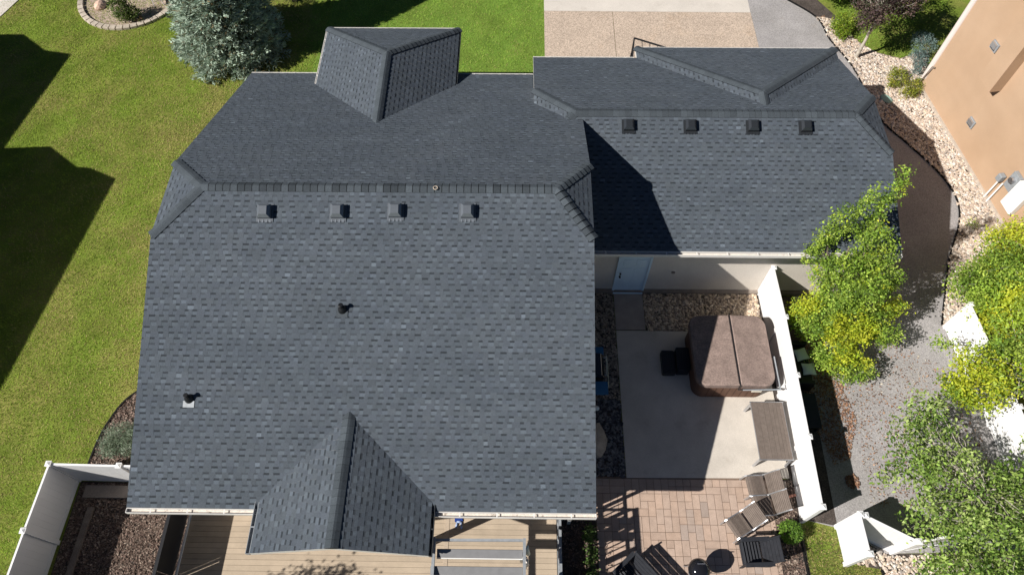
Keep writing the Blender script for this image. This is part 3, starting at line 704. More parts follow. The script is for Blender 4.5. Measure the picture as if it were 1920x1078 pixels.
# ================================================================== WHITE FENCES
def fence(name, label, posts, h, group=None, face=None, thick=.05):
    t = thing(name, label, 'fence', (posts[0][0], posts[0][1], 0), group=group); ox, oy = posts[0]
    for x, y in posts:
        p = MB(); p.box((x-ox, y-oy, h/2+.01), (.12, .12, h+.02)); po = p.build('post', MT['white'], t)
        c = MB(); c.box((x-ox, y-oy, h+.035), (.155, .155, .03)); 
        c.solid([(x-ox-.065, y-oy-.065, h+.05), (x-ox+.065, y-oy-.065, h+.05), (x-ox+.065, y-oy+.065, h+.05), (x-ox-.065, y-oy+.065, h+.05), (x-ox, y-oy, h+.09)], ((0,1,4),(1,2,4),(2,3,4),(3,0,4)))
        c.build('cap', MT['white'], po)
    for (xa, ya), (xb, yb_) in zip(posts[:-1], posts[1:]):
        a = Vector((xa-ox, ya-oy, 0)); b = Vector((xb-ox, yb_-oy, 0)); d = (b-a).normalized(); a += d*.06; b -= d*.06; L_ = (b-a).length
        p = MB(); zz = Vector((0, 0, 1))
        p.beam(a+zz*(h-.06), b+zz*(h-.06), .055, .12); p.beam(a+zz*.10, b+zz*.10, .055, .14)
        k = 0; s = 0; nb = max(1, round(L_/.17)); bw = L_/nb
        for k in range(nb):
            q0 = a+d*(k*bw+.003)+zz*.0; q1 = a+d*((k+1)*bw-.003)
            g = 1-.01*(k % 3); mid = (q0+q1)/2+zz*(h/2+.02); p.box(mid, ((q1-q0).length, .030, h-.30), math.atan2(d.y, d.x), (g, g, g))
        p.beam(a+zz*(h/2), b+zz*(h/2), .022, h-.3)
        p.build('panel', MT['white'], t)
    return t
FR = fence('vinyl_fence', 'long white vinyl fence between the hot tub patio and the gravel path', [(8.13, 12.08), (8.17, 10.29), (8.15, 8.36), (8.13, 6.5), (8.1, 4.58)], 1.65)
fence('vinyl_fence', 'white vinyl fence wrapping the bark bed beside the left lawn', [(-9.1, 5.47), (-11.0, 5.47), (-12.96, 5.5), (-13.0, 3.72), (-13.02, 1.9), (-13.02, 0)], 1.6)
fence('vinyl_fence', 'short white vinyl fence section standing between small grass patch and corner rocks', [(9.07, 4.42), (9.09, 3.42)], 1.6)
fence('vinyl_fence', 'white vinyl fence running below the big right trees from the short section', [(9.22, 4.4), (10.45, 3.75), (12.2, 4.05), (13.4, 4.25), (14.5, 4.4)], 1.55)
fence('vinyl_fence', 'white vinyl fence half hidden by tall trees at the right edge', [(14.06, 10.85), (14.22, 9.2), (14.38, 7.5), (14.5, 5.9), (14.6, 4.5)], 1.55)
# diagonal bracing / latch end on the long fence
m_ = MB(); m_.box((0, 0, .06), (.17, 2.4, .10), .0); o = m_.build('timber_border', MT['wood']); o.location = (-12.35, 3.5, 0); o.rotation_euler = (0, 0, -.02)
tag(o, 'long weathered timber plank edging the bark bed inside the left fence', 'timber')
m_ = MB(); m_.box((0, 0, .05), (1.35, .36, .09)); o = m_.build('stone_slab', MT['found'], bevel=.01); o.location = (-12.0, 5.15, 0); tag(o, 'grey stone slab lying at the inner corner of the left fence', 'slab')
m_ = MB(); m_.box((0, 0, .07), (.25, .45, .13)); o = m_.build('stone_slab', MT['found'], bevel=.01); o.location = (7.7, 5.45, 0); tag(o, 'small tan stone block at the fence foot beside the upper lounge chair', 'slab')
m_ = MB()
for k in range(6): m_.box((7.5+k*.105, 5.15+k*.028, .05), (.098, .07, .06), .25, (1.2, .75, .7))
m_.build('brick_edging', MT['paver']); tag(bpy.data.objects['brick_edging'], 'short row of red bricks crossing the bark strip by the fence', 'brick edging')

# ================================================================== PATIO OBJECTS
def rrect(x0, y0, x1, y1, r, n=7):
    P = []
    for cx, cy, a0 in ((x1-r, y1-r, 0), (x0+r, y1-r, 90), (x0+r, y0+r, 180), (x1-r, y0+r, 270)):
        for k in range(n+1):
            a = math.radians(a0+90*k/n); P.append((cx+r*math.cos(a), cy+r*math.sin(a)))
    return P
tub = thing('hot_tub', 'square hot tub with closed brown folding cover on the patio', 'hot tub', (6.53, 9.43, .05)); tub.scale = (1, 1, 1.12)
c = MB(); c.prism(rrect(-1.12, -1.12, 1.12, 1.12, .32), 0, .80)
for k in range(1, 11):
    x = -1.12+k*.204; 
    if abs(x) < .85: c.box((x, -1.122, .40), (.012, .01, .76), col=(.5, .5, .5))
c.build('cabinet', MT['cabinet'], tub)
c = MB(); c.prism(rrect(-1.16, -1.16, 1.16, 1.16, .34), .80, .87, (.35, .33, .33)); c.build('shell_rim', MT['black'], tub)
def half(x0, x1, label=None):
    """one cover half: thick at the fold, rounded outer corners, drooping skirt"""
    n = 7; r = .34; L = []
    left = x0 < -.5
    pts = rrect(-1.19, -1.19, 1.19, 1.19, r); q = [(-3, -3), (x1, -3), (x1, 3), (-3, 3)] if left else [(x0, -3), (3, -3), (3, 3), (x0, 3)]
    P = clip_poly(pts, q); c = MB(); n = len(P)
    fold = x1 if left else x0
    zt = lambda x: 1.03-.055*abs(x-fold)
    ins = []
    cx = sum(p[0] for p in P)/n; cy = sum(p[1] for p in P)/n
    for x, y in P: ins.append((x+(cx-x)*.045, y+(cy-y)*.035))
    V = [(x, y, .79) for x, y in P]+[(x, y, zt(x)-.035) for x, y in P]+[(x, y, zt(x)) for x, y in ins]
    F = [(k, (k+1) % n, n+(k+1) % n, n+k) for k in range(n)]+[(n+k, n+(k+1) % n, 2*n+(k+1) % n, 2*n+k) for k in range(n)]+[tuple(range(2*n, 3*n)), tuple(range(n-1, -1, -1))]
    c.solid(V, F); return c.build('cover', MT['vinylcover'], tub)
half(-1.19, .085); half(.10, 1.19)
c = MB(); c.beam((.085, 1.21, .92), (.085, -1.22, .92), .02, .2); c.beam((.06, -1.24, .80), (1.22, -1.26, .82), .03, .03); c.build('hinge_strap', MT['black'], tub)
c = MB(); c.tube((.2, -1.27, .84), (1.30, -1.27, .90), .022); c.tube((1.30, -1.27, .90), (1.30, -.2, .90), .022); c.tube((1.3, -.2, .9), (1.3, -.2, .1), .022); c.build('cover_lifter', MT['galv'], tub)
c = MB(); c.box((.75, -1.135, .50), (.30, .02, .16), col=(.9, .85, .75)); c.build('control_panel', MT['whitep'], tub)
st = thing('tub_steps', 'black plastic two tread steps beside the hot tub', 'steps', (4.95, 9.4, .05))
c = MB(); c.prism(rrect(-.40, -.40, .02, .40, .06), 0, .2); c.build('lower_tread', MT['black'], st)
c = MB(); c.prism(rrect(.03, -.36, .44, .42, .06), 0, .40); c.build('upper_tread', MT['black'], st)
c = MB()
for k in range(5): c.box((-.33+k*.07, 0, .205), (.03, .62, .008)); c.box((.10+k*.07, .03, .405), (.03, .6, .008))
c.build('grip_strip', MT['blackwood'], st)

tb = thing('patio_table', 'brown slatted rectangular table with aluminium legs beside white fence', 'table', (7.45, 7.0, .05), -.0)
for i, (x, wd) in enumerate(((-.38, .18), (-.20, .17), (-.035, .15), (.10, .11), (.21, .10), (.315, .10), (.42, .10))):
    c = MB(); t = rnd.uniform(.93, 1.07); c.box((x, 0, .70), (wd, 1.74, .025), col=(t, t, t)); c.build('slat', MT['slat'], tb)
for sx in (-.44, .44):
    for sy in (-.84, .84):
        c = MB(); c.beam((sx, sy, .68), (sx+(.03 if sx > 0 else -.03), sy*1.02, 0), .06, .06); c.build('leg', MT['alu'], tb)
c = MB(); c.box((0, .875, .685), (1.0, .03, .05)); c.box((0, -.875, .685), (1.0, .03, .05)); c.box((-.475, 0, .68), (.02, 1.72, .04)); c.box((.475, 0, .68), (.02, 1.72, .04)); c.build('frame', MT['alu'], tb)

def lounge(label, x, y, rz, col=1.0):
    t = thing('lounge_chair', label, 'chair', (x, y, .045), rz, 'slatted patio lounge chairs')
    # local +x is the front; curved slatted seat then a reclined back
    seat = [(.42, .36), (.36, .40), (.28, .405), (.18, .39), (.08, .37), (-.02, .35), (-.10, .35)]
    back = [(-.14, .40), (-.19, .50), (-.25, .60), (-.31, .70), (-.38, .79), (-.45, .86)]
    for nm, pr_ in (('seat', seat), ('backrest', back)):
        c = MB()
        for (xa, za), (xb, zb) in zip(pr_[:-1], pr_[1:]):
            g = col*rnd.uniform(.9, 1.1)
            for k in range(2):
                f0, f1 = k/2+.04, (k+1)/2-.04
                A = Vector((xa+(xb-xa)*f0, 0, za+(zb-za)*f0)); B = Vector((xa+(xb-xa)*f1, 0, za+(zb-za)*f1))
                nn = Vector((-(B-A).z, 0, (B-A).x)).normalized()*.012
                c.solid([A+Vector((0, -.27, 0)), A+Vector((0, .27, 0)), B+Vector((0, .27, 0)), B+Vector((0, -.27, 0)), A+Vector((0, -.27, 0))+nn, A+Vector((0, .27, 0))+nn, B+Vector((0, .27, 0))+nn, B+Vector((0, -.27, 0))+nn],
                        ((0,1,2,3),(7,6,5,4),(0,4,5,1),(1,5,6,2),(2,6,7,3),(3,7,4,0)), (g, g, g))
        c.build(nm, MT['slat'], t)
    for s in (-1, 1):
        c = MB()
        for (xa, za), (xb, zb) in zip((seat+back)[:-1], (seat+back)[1:]): c.beam((xa, s*.285, za), (xb, s*.285, zb), .03, .035)
        c.build('side_rail', MT['alu'], t)
        c = MB(); c.beam((.40, s*.29, .38), (.46, s*.29, 0), .04, .03); c.build('leg', MT['alu'], t)
        c = MB(); c.beam((-.12, s*.29, .38), (-.30, s*.29, 0), .04, .03); c.build('leg', MT['alu'], t)
    return t
lounge('brown slatted lounge chair nearest the table, at the edge of the concrete slab', 7.0, 5.48, math.pi+.08)
lounge('brown slatted lounge chair in the middle of the three, half overlapped by the shadow', 7.1, 4.92, math.pi+.12)
lounge('brown slatted lounge chair turned diagonally on the pavers, farthest from the table', 6.32, 4.43, math.pi+.52)

def adirondack(name, label, cat, x, y, rz, wd, group=None, nb_=6):
    t = thing(name, label, cat, (x, y, .045), rz, group)
    c = MB(); n = 6                               # slats run across the width (local y); front is +x
    for k in range(n): c.box((.36-k*.095, 0, .37-.028*k), (.083, wd-.04, .02), ry=.28)
    c.build('seat', MT['blackwood'], t)
    c = MB(); n = nb_
    for k in range(n):
        zz = .27+k*.125; c.box((-.24-.05*k, 0, zz), (.022, wd-.04, .122), ry=-.38)
    c.build('backrest', MT['blackwood'], t)
    for s in (-1, 1):
        c = MB(); c.box((.02, s*wd/2, .585), (.80, .12, .025)); c.build('armrest', MT['blackwood'], t, bevel=.008)
        c = MB(); c.box((.38, s*(wd/2-.02), .285), (.09, .03, .57)); c.build('leg', MT['blackwood'], t)
        c = MB(); c.beam((-.45, s*(wd/2-.02), .02), (.40, s*(wd/2-.02), .33), .03, .11); c.build('leg', MT['blackwood'], t)
        c = MB(); c.beam((-.22, s*(wd/2-.02), .25), (-.26-.043*n, s*(wd/2-.02), .27+.122*n), .03, .07); c.build('back_post', MT['blackwood'], t)
    c = MB(); c.box((.395, 0, .33), (.025, wd, .09)); c.build('apron', MT['blackwood'], t)
    return t
adirondack('wooden_armchair', 'black slatted wooden armchair on the pavers beside the round green bush', 'chair', 6.55, 3.62, math.pi+.05, .66)
adirondack('wooden_loveseat', 'wide black slatted wooden loveseat at the bottom edge of the pavers', 'loveseat', 3.35, 2.8, math.radians(222), 1.35, nb_=4)
kt = thing('kettle_grill', 'round black kettle barbecue grill on the pavers at the bottom edge', 'grill', (4.85, 3.12, .045))
c = MB(); c.lathe([(.02, .50), (.16, .52), (.26, .60), (.29, .70), (.29, .72)], n=28); c.build('bowl', MT['enamel'], kt, smooth=True)
c = MB(); c.lathe([(.295, .72), (.285, .79), (.24, .87), (.16, .93), (.06, .955), (.01, .957)], n=28); lid = c.build('lid', MT['enamel'], kt, smooth=True)
c = MB(); c.tube((-.07, .1, .95), (-.07, .1, 1.01), .012, n=6); c.tube((.07, .1, .95), (.07, .1, 1.01), .012, n=6); c.tube((-.10, .1, 1.01), (.10, .1, 1.01), .014, n=8); c.build('handle', MT['steel'], lid)
for k in range(3):
    a = k*2*math.pi/3+.4; c = MB(); c.tube((.16*math.cos(a), .16*math.sin(a), .56), (.33*math.cos(a), .33*math.sin(a), 0), .013, n=7); c.build('leg', MT['alu'], kt)
c = MB(); c.lathe([(.17, .18), (.18, .19), (.02, .2)], n=20); c.build('ash_pan', MT['alu'], kt)

bb = thing('gas_grill', 'blue and black gas grill cart tucked against the house under the eave', 'grill', (2.3, 8.78, 0))
c = MB(); c.box((.02, .1, .50), (.52, .72, .72)); c.build('cart', MT['black'], bb, bevel=.01)
c = MB(); P = [(-.26, .88), (.28, .88), (.31, 1.02), (.2, 1.16), (-.05, 1.20), (-.26, 1.12)]
c.solid([(x, -.27, z) for x, z in P]+[(x, .47, z) for x, z in P], [tuple(range(5, -1, -1)), tuple(range(6, 12))]+[(k, (k+1) % 6, 6+(k+1) % 6, 6+k) for k in range(6)])
lid = c.build('lid', MT['enamel'], bb, bevel=.015)
c = MB(); c.tube((.37, -.22, 1.0), (.37, .42, 1.02), .013); c.tube((.37, -.18, 1.0), (.30, -.18, 1.0), .01, n=6); c.tube((.37, .38, 1.02), (.30, .38, 1.02), .01, n=6); c.build('handle', MT['steel'], lid)
c = MB(); c.tube((.43, -.5, .80), (.43, .55, .82), .012); c.build('towel_bar', MT['steel'], bb)
c = MB(); c.box((.12, -.55, .85), (.56, .42, .05)); c.build('side_shelf', MT['bluep'], bb, bevel=.01)
c = MB(); c.box((.08, .68, .85), (.50, .28, .05)); c.build('side_shelf', MT['bluep'], bb, bevel=.01)
for sx in (-.2, .3):
    for sy in (-.2, .4):
        c = MB(); c.tube((sx, sy, .18), (sx, sy, .02), .03); c.build('leg', MT['black'], bb)
c = MB(); c.lathe([(.01, 0), (.06, .02), (.085, .08), (.06, .14), (.01, .16)], (2.42, 7.87, .03), 16); tag(c.build('garden_ball', MT['pillow'], smooth=True), 'small pale round ball on rocks below the blue grill shelf', 'ball')
def boulder(name, label, c, s, m=MT['rock'], seed=1):
    r = random.Random(seed); V = {}; P = []
    for tri in ICO:
        for p in tri: V[tuple(np.round(p, 4))] = None
    for k in V: V[k] = 1+r.uniform(-.16, .16)
    mb = MB()
    def mid(a, b): return (np.array(a)+np.array(b))/2*1.12
    for tri in ICO:
        a, b, d = [np.array(p)*V[tuple(np.round(p, 4))] for p in tri]
        ab, bd, da = mid(a, b), mid(b, d), mid(d, a)
        for q in ((a, ab, da), (ab, b, bd), (da, bd, d), (ab, bd, da)): mb.poly([(c[0]+p[0]*s[0], c[1]+p[1]*s[1], c[2]+p[2]*s[2]) for p in q])
    o = mb.build(name, m); tag(o, label, 'rock'); return o
boulder('boulder', 'tan boulder on black rock strip beside the house wall', (2.2, 6.85, .1), (.52, .62, .28), seed=3)
boulder('boulder', 'pinkish boulder inside the round garden bed', (-19.0, 26.75, .08), (.25, .3, .2), mat('pink_rock', (.6, .42, .33), .9, .15, 4.), seed=5)
c = MB(); c.lathe([(.19, 0), (.19, .03), (.14, .05), (.01, .055)], (0, 0, 0), 20); o = c.build('utility_lid', MT['greenlid']); o.location = (14.8, 21.25, .05); o.scale = (1, 1.4, 1); o.rotation_euler = (0, 0, .5); tag(o, 'pale green oval utility cover lying on the river rock', 'utility cover')

sf = thing('outdoor_sofa', 'black outdoor sofa in the fence shadow on the gravel side', 'sofa', (8.78, 9.3, .02))
c = MB(); c.box((0, 0, .2), (.75, 1.5, .36)); c.build('base', MT['black'], sf, bevel=.02)
c = MB(); c.box((-.32, 0, .52), (.16, 1.5, .36)); c.build('backrest', MT['black'], sf, bevel=.03)
for s in (-1, 1):
    c = MB(); c.box((.06, s*.68, .45), (.6, .13, .2)); c.build('armrest', MT['black'], sf, bevel=.02)
def cushion(label, x, y, rz, s=.40):
    c = MB(); n = 7; V = []
    for j in range(n):
        for i in range(n):
            u, v = -1+2*i/(n-1), -1+2*j/(n-1); e = (1-u*u)*(1-v*v); pin = 1-.10*(1-abs(u*v))*(abs(u) > .99 or abs(v) > .99)
            V.append((u*s/2*pin, v*s/2*pin, .02+.065*e**.5))
    F = [(j*n+i, j*n+i+1, (j+1)*n+i+1, (j+1)*n+i) for j in range(n-1) for i in range(n-1)]
    m2 = len(V); V += [(x_, y_, -z_+.03) for x_, y_, z_ in V]; F += [(m2+(j+1)*n+i, m2+(j+1)*n+i+1, m2+j*n+i+1, m2+j*n+i) for j in range(n-1) for i in range(n-1)]
    c.solid(V, F); o = c.build('cushion', MT['pillow'], smooth=True); o.location = (x, y, .46); o.rotation_euler = (.0, -.08, rz)
    return tag(o, label, 'cushion', 'pale cushions on the black sofa')
cushion('pale green cushion nearer the garage on the black sofa', 8.93, 9.60, .25)
cushion('pale green cushion nearer the table side on the black sofa', 9.07, 9.10, .0)
ot = thing('coffee_table', 'black low table beyond the sofa in the fence shadow', 'table', (8.75, 7.75, .02))
c = MB(); c.box((0, 0, .40), (.7, 1.1, .04)); c.build('top', MT['black'], ot)
for sx in (-.3, .3):
    for sy in (-.5, .5):
        c = MB(); c.box((sx, sy, .19), (.05, .05, .38)); c.build('leg', MT['black'], ot)
# black frame seen above the garage eave
bf_ = thing('black_frame', 'black metal frame rising beside the garage eave', 'frame', (4.1, 20.9, 0))
c = MB(); c.tube((0, .0, 0), (0, .0, 2.6), .04); c.build('pole', MT['blackmetal'], bf_)
c = MB(); c.beam((0, 0, 3.3), (1.12, -.46, 3.26), .045, .045); c.beam((0, 0, 3.3), (-.12, -.95, 3.16), .045, .05); c.beam((0, 0, 3.3), (0, 0, 2.5), .05, .05); c.beam((.05, -.62, 3.24), (1.1, -.70, 3.1), .03, .03)
for k in range(1, 4): c.beam((.27*k, -.11*k, 3.3), (.27*k-.01, -.66, 3.18), .022, .022)
c.build('frame', MT['blackmetal'], bf_)

# ================================================================== NEIGHBOUR HOUSES
A = Vector((16.41, 21.8, 0)); B = Vector((17.27, 15.82, 0)); D = (B-A).normalized(); Nn = Vector((-D.y, D.x, 0))   # Nn points away from us (+x)
ang = math.atan2(D.y, D.x)
nb = thing('neighbour_house', 'orange stucco house with white corner trim at the right edge', 'house', tuple(A), ang)
# local: +x along wall (towards the viewer's bottom), +y = to the right of... facing; wall body lies on local +y
Lh = 13.0
c = MB(); c.box((Lh/2, 4.5, 3.1), (Lh, 9, 6.2)); c.build('wall', MT['orange'], nb)
c = MB(); c.box((Lh/2-.0, -.035, .05), (Lh+.05, .07, .16)); c.build('foundation_ledge', MT['curb'], nb)
c = MB(); P = [(-.6, -.55, 6.2), (Lh+.6, -.55, 6.2), (Lh+.6, 9.5, 6.2), (-.6, 9.5, 6.2), (3.5, 4.5, 8.0), (Lh-3.5, 4.5, 8.0)]
c.solid(P, ((0,1,5,4),(1,2,5),(2,3,4,5),(3,0,4),(3,2,1,0))); c.build('roof', MT['shingle'], nb)
c = MB(); c.tube((-.30, .05, .45), (-.30, .05, 6.1), .13, .13, 14); c.build('downspout', mat('pinkish_white_trim', (.66, .585, .55), .6, .03, 3.), nb)
c = MB(); c.box((-.15, .16, 3.1), (.29, .3, 6.1)); c.build('corner_trim', MT['orange'], nb)
c = MB(); c.tube((-.25, -.12, .15), (-.12, -.10, 1.15), .02); c.tube((-.12, -.1, 1.15), (-.02, -.05, 1.17), .03); c.build('hose_pipe', MT['bark'], nb)
for s, z in ((1.75, 3.72), (2.98, 1.22)):
    c = MB(); c.box((s, -.03, z), (.36, .06, .32)); vv = c.build('wall_vent', MT['galv'], nb, bevel=.008)
    c = MB(); c.box((s, -.09, z+.05), (.26, .08, .18)); 
    for k in range(3): c.box((s, -.07, z-.10+k*.05), (.24, .05, .015), col=(.5, .5, .5))
    c.build('hood', MT['alu'], vv)
c = MB(); c.box((2.72, -.215, 4.55), (.78, .43, 3.28)); c.build('chimney_chase', MT['orange'], nb)
c = MB(); c.box((6.55, -.11, 1.25), (.62, .2, 1.15)); mbx = c.build('meter_box', MT['whitep'], nb, bevel=.01, label='white electrical panel with round meter')
c = MB(); c.box((6.0, -.08, 1.45), (.40, .14, .70)); m2_ = c.build('meter_box', MT['galv'], nb, bevel=.01)
c = MB(); c.tube((6.0, -.15, 1.55), (6.0, -.27, 1.55), .12, .11, 18); c.build('meter_dial', MT['steel'], m2_)
for s_, z_ in ((5.55, 1.0), (5.75, 1.05)):
    c = MB(); c.tube((s_, -.09, z_), (s_, -.09, 0), .03); c.build('gas_pipe', MT['whitep'], nb)
c = MB(); c.box((5.55, -.13, 1.15), (.22, .2, .28)); c.build('gas_regulator', MT['galv'], nb, bevel=.03)

nl = thing('neighbour_house', 'house beyond the left edge of the lawn casting the two gabled shadows', 'house')
hz = 5.4
def shift(P): return [(x-1.09*hz, y-.49*hz) for x, y in P]
s2 = shift([(-20.18, 18.36), (-18.39, 18.46), (-17.0, 17.44), (-16.47, 17.39), (-15.33, 16.88), (-16.41, 8.23), (-17.4, 0), (-30, -1), (-30, 18.3)])
s1 = shift([(-30, 24.8), (-22.9, 24.9), (-21.84, 24.91), (-20.54, 23.9), (-19.31, 23.68), (-20.18, 18.32), (-30, 18.25)])
def loft(poly, apex, z):
    c = MB(); n = len(poly)
    for k in range(n): c.poly([(*poly[k], z), (*poly[(k+1) % n], z), apex])
    c.poly([(x, y, z) for x, y in poly]); return c
def area_ccw(P): return sum(P[i][0]*P[(i+1) % len(P)][1]-P[(i+1) % len(P)][0]*P[i][1] for i in range(len(P))) > 0
for P in (s1, s2):
    if not area_ccw(P): P.reverse()
loft(s2, (-28.5, 6, hz+2.0), hz).build('roof', MT['shingle'], nl); loft(s1, (-31.5, 18.5, hz+1.2), hz+.004).build('roof', MT['shingle'], nl)
c = MB(); c.box((-28.9, 6.5, hz/2), (10.5, 16, hz-.01)); c.box((-31.2, 18.2, hz/2), (8, 7, hz-.02)); c.build('wall', MT['stucco'], nl)

# ================================================================== VEGETATION
def leaves_np(cent, size, cols, upbias=.5, jitter=.25, asp=.55):
    n = len(cent); nv = NR.normal(0, 1, (n, 3)); nv[:, 2] = np.abs(nv[:, 2])+upbias; nv /= np.linalg.norm(nv, axis=1)[:, None]
    r = NR.normal(0, 1, (n, 3)); a = np.cross(nv, r); a /= np.linalg.norm(a, axis=1)[:, None]+1e-9; b = np.cross(nv, a)
    s = (size*NR.uniform(.6, 1.35, n))[:, None]
    V = np.stack([cent-a*s*.5, cent-b*s*asp*.5+nv*s*.08, cent+a*s*.5, cent+b*s*asp*.5+nv*s*.08], 1)
    C0 = np.array(cols, float); C0 = C0 if C0.shape[0] == n else C0[NR.integers(0, len(C0), n)]
    C0 = C0*NR.uniform(1-jitter, 1+jitter, (n, 1)); return V, C0
def clumps(blob, nc, per, sp, shell=.55):
    cx, cy, cz, rx, ry, rz = blob
    d = NR.normal(0, 1, (nc, 3)); d /= np.linalg.norm(d, axis=1)[:, None]
    rr = NR.uniform(shell**3, 1, nc)**(1/3)
    c = d*rr[:, None]*np.array([rx, ry, rz])+np.array([cx, cy, cz]); c = c[c[:, 2] > .12]
    L_ = np.repeat(c, per, 0)+NR.normal(0, sp, (len(c)*per, 3)); return c, L_
def limb(mb, p, q, r0, r1, segs=4, wob=.12, n=7):
    p, q = Vector(p), Vector(q); prev = p; L_ = (q-p).length
    for k in range(1, segs+1):
        t = k/segs; cur = p.lerp(q, t)+Vector((rnd.gauss(0, 1), rnd.gauss(0, 1), rnd.gauss(0, .5)))*wob*L_*.25*(1 if k < segs else 0)
        mb.tube(prev, cur, r0+(r1-r0)*(k-1)/segs, r0+(r1-r0)*t, n); prev = cur
def tree(name, label, base, blobs, nleaf, size, cols, trunk_h, r=.08, bark='palebark', per=14, sp=.10, twigs=60, stems=None, yel=None, shell=.5, cat='tree', upbias=.8, asp=.6, tw=.16, wob=.1):
    t = thing(name, label, cat, (*base, 0))
    vol = np.array([b[3]*b[4]*b[5] for b in blobs])**.72; vol /= vol.sum()
    Vs, Cs, CC = [], [], []
    for b, f in zip(blobs, vol):
        nc = max(6, int(nleaf*f/per)); c, L_ = clumps(b, nc, per, sp, shell); L_[:, 2] = np.maximum(L_[:, 2], .05)
        tone = NR.uniform(.62, 1.3, (len(c), 1)); idx = NR.integers(0, len(cols), len(c))
        pal = np.array(cols)[idx]*tone
        if yel is not None:
            m_ = NR.uniform(0, 1, len(c)) < yel[1](c); pal[m_] = np.array(yel[0])[NR.integers(0, len(yel[0]), m_.sum())]*NR.uniform(.8, 1.15, (m_.sum(), 1))
        V, C0 = leaves_np(L_, size, np.repeat(pal, per, 0), upbias=upbias, asp=asp); Vs.append(V); Cs.append(C0); CC.append(c)
    o = np_mesh('crown', np.concatenate(Vs), np.concatenate(Cs), MT['leaf']); 
    o.parent = t; o.matrix_parent_inverse = Matrix.Translation((-base[0], -base[1], 0))
    tr = MB(); bx, by = base; C_ = np.concatenate(CC)
    heads = stems or [(bx+rnd.uniform(-.1, .1), by+rnd.uniform(-.1, .1), trunk_h)]
    for h in heads: limb(tr, (bx+rnd.uniform(-.04, .04), by+rnd.uniform(-.04, .04), 0), h, r/len(heads)**.4, r*.3, 5, wob, 9)
    for k in NR.integers(0, len(C_), twigs):
        q = C_[k]; hs = min(heads, key=lambda h: (h[0]-q[0])**2+(h[1]-q[1])**2)
        f = min(.95, max(.15, (q[2]*.75)/max(hs[2], .1))); p = Vector((bx, by, 0)).lerp(Vector(hs), f)
        limb(tr, p, q, r*tw, .005, 4, .22, 5)
    ob = tr.build('trunk', MT[bark]); ob.parent = t; ob.matrix_parent_inverse = Matrix.Translation((-bx, -by, 0))
    return t
G1 = [(.30, .44, .06), (.22, .36, .045), (.36, .50, .07), (.44, .56, .10), (.15, .25, .04)]
YL = [(.48, .55, .04), (.58, .60, .05), (.38, .50, .04)]
def field(c, k=1.7, s=0.): return np.sin(c[:, 0]*k+s)*np.sin(c[:, 1]*k*1.2+1.1+s)*np.cos(c[:, 2]*k*.9+.4)
# poplar between garage and path: upright spires over a broad skirt
sp_ = [(9.45, 10.3, 1.5, .75, .65, 1.0), (10.3, 10.2, 1.2, .8, .7, .9), (9.75, 9.4, .95, .7, .65, .7), (8.9, 10.55, 1.4, .55, .45, .8), (10.7, 10.3, 1.4, .65, .4, .7), (10.1, 10.5, 2.8, .6, .45, 1.0), (10.35, 9.0, .8, .6, .45, .45),
       (9.4, 11.0, 3.2, .38, .3, 1.0), (10.0, 11.3, 3.9, .36, .32, 1.2), (10.45, 11.2, 3.4, .34, .3, 1.1), (10.15, 12.1, 5.3, .20, .24, 1.15), (9.95, 11.9, 4.7, .16, .2, 1.2), (9.5, 11.9, 4.9, .22, .22, 1.1), (8.95, 11.8, 4.2, .24, .22, 1.1), (8.6, 11.5, 3.6, .2, .18, .8), (9.7, 10.9, 2.2, .7, .4, .8), (9.0, 11.2, 3.0, .25, .2, .8), (11.0, 10.9, 2.6, .3, .25, .8)]
tree('poplar_tree', 'yellow green tree with upright spires between garage corner and gravel path', (10.0, 10.4), sp_+[(11.5, 10.7, 1.6, .45, .3, .5), (11.3, 9.9, 1.3, .4, .4, .4)], 40000, .072, G1, 5.2, .09, yel=(YL, lambda c: np.clip(.9*(field(c) > .12)*(c[:, 2] < 2.4)+.6*(c[:, 2] > 4.8)*(c[:, 0] > 10.3)+.04, 0, 1)), per=20, sp=.09, twigs=50,
     stems=[(9.4, 11.3, 4.0), (10.0, 11.7, 4.8), (8.9, 11.5, 3.8), (10.4, 10.8, 3.0)], shell=.35, bark='bark', wob=.04)
# big right-hand trees
rb = [(15.9, 12.2, 1.6, 1.0, .9, 1.3), (14.9, 11.9, 1.7, .8, .7, 1.1), (14.0, 11.5, 2.0, .5, .5, .9), (15.0, 12.2, 2.7, .75, .7, 1.0), (14.4, 10.9, 1.9, .6, .6, .8), (16.0, 12.9, 2.2, .55, .55, 1.0), (16.3, 11.2, 2.2, 1.2, 1.1, 1.2)]
tree('aspen_tree', 'bright yellow and green tree beside the meter box at the right edge', (15.9, 12.2), rb, 24000, .078, G1, 3.4, .1, yel=(YL, lambda c: .06+.9*(field(c, 1.4) > -.1)), per=24, sp=.12, twigs=60)
rb = [(14.0, 8.5, 2.4, .75, .8, 1.2), (12.9, 7.7, 2.4, .75, .55, .9), (14.5, 6.2, 2.2, .6, .4, .9), (14.7, 9.9, 2.4, .7, .8, 1.2), (12.6, 8.5, 2.7, .4, .25, .4), (12.0, 7.7, 2.6, .4, .35, .4), (12.4, 9.2, 2.2, .3, .12, .2), (15.0, 11.0, 2.2, .6, .6, 1.0)]
tree('poplar_tree', 'mid green tree hiding the white fence halfway down the right edge', (15.0, 8.3), rb, 19000, .085, G1, 3.4, .1, yel=(YL, lambda c: .04+.8*(field(c, 1.3, .7) > .25)), per=24, sp=.12, twigs=80)
G2 = [(.27, .40, .08), (.19, .31, .055), (.34, .46, .11), (.42, .52, .17), (.10, .18, .03)]
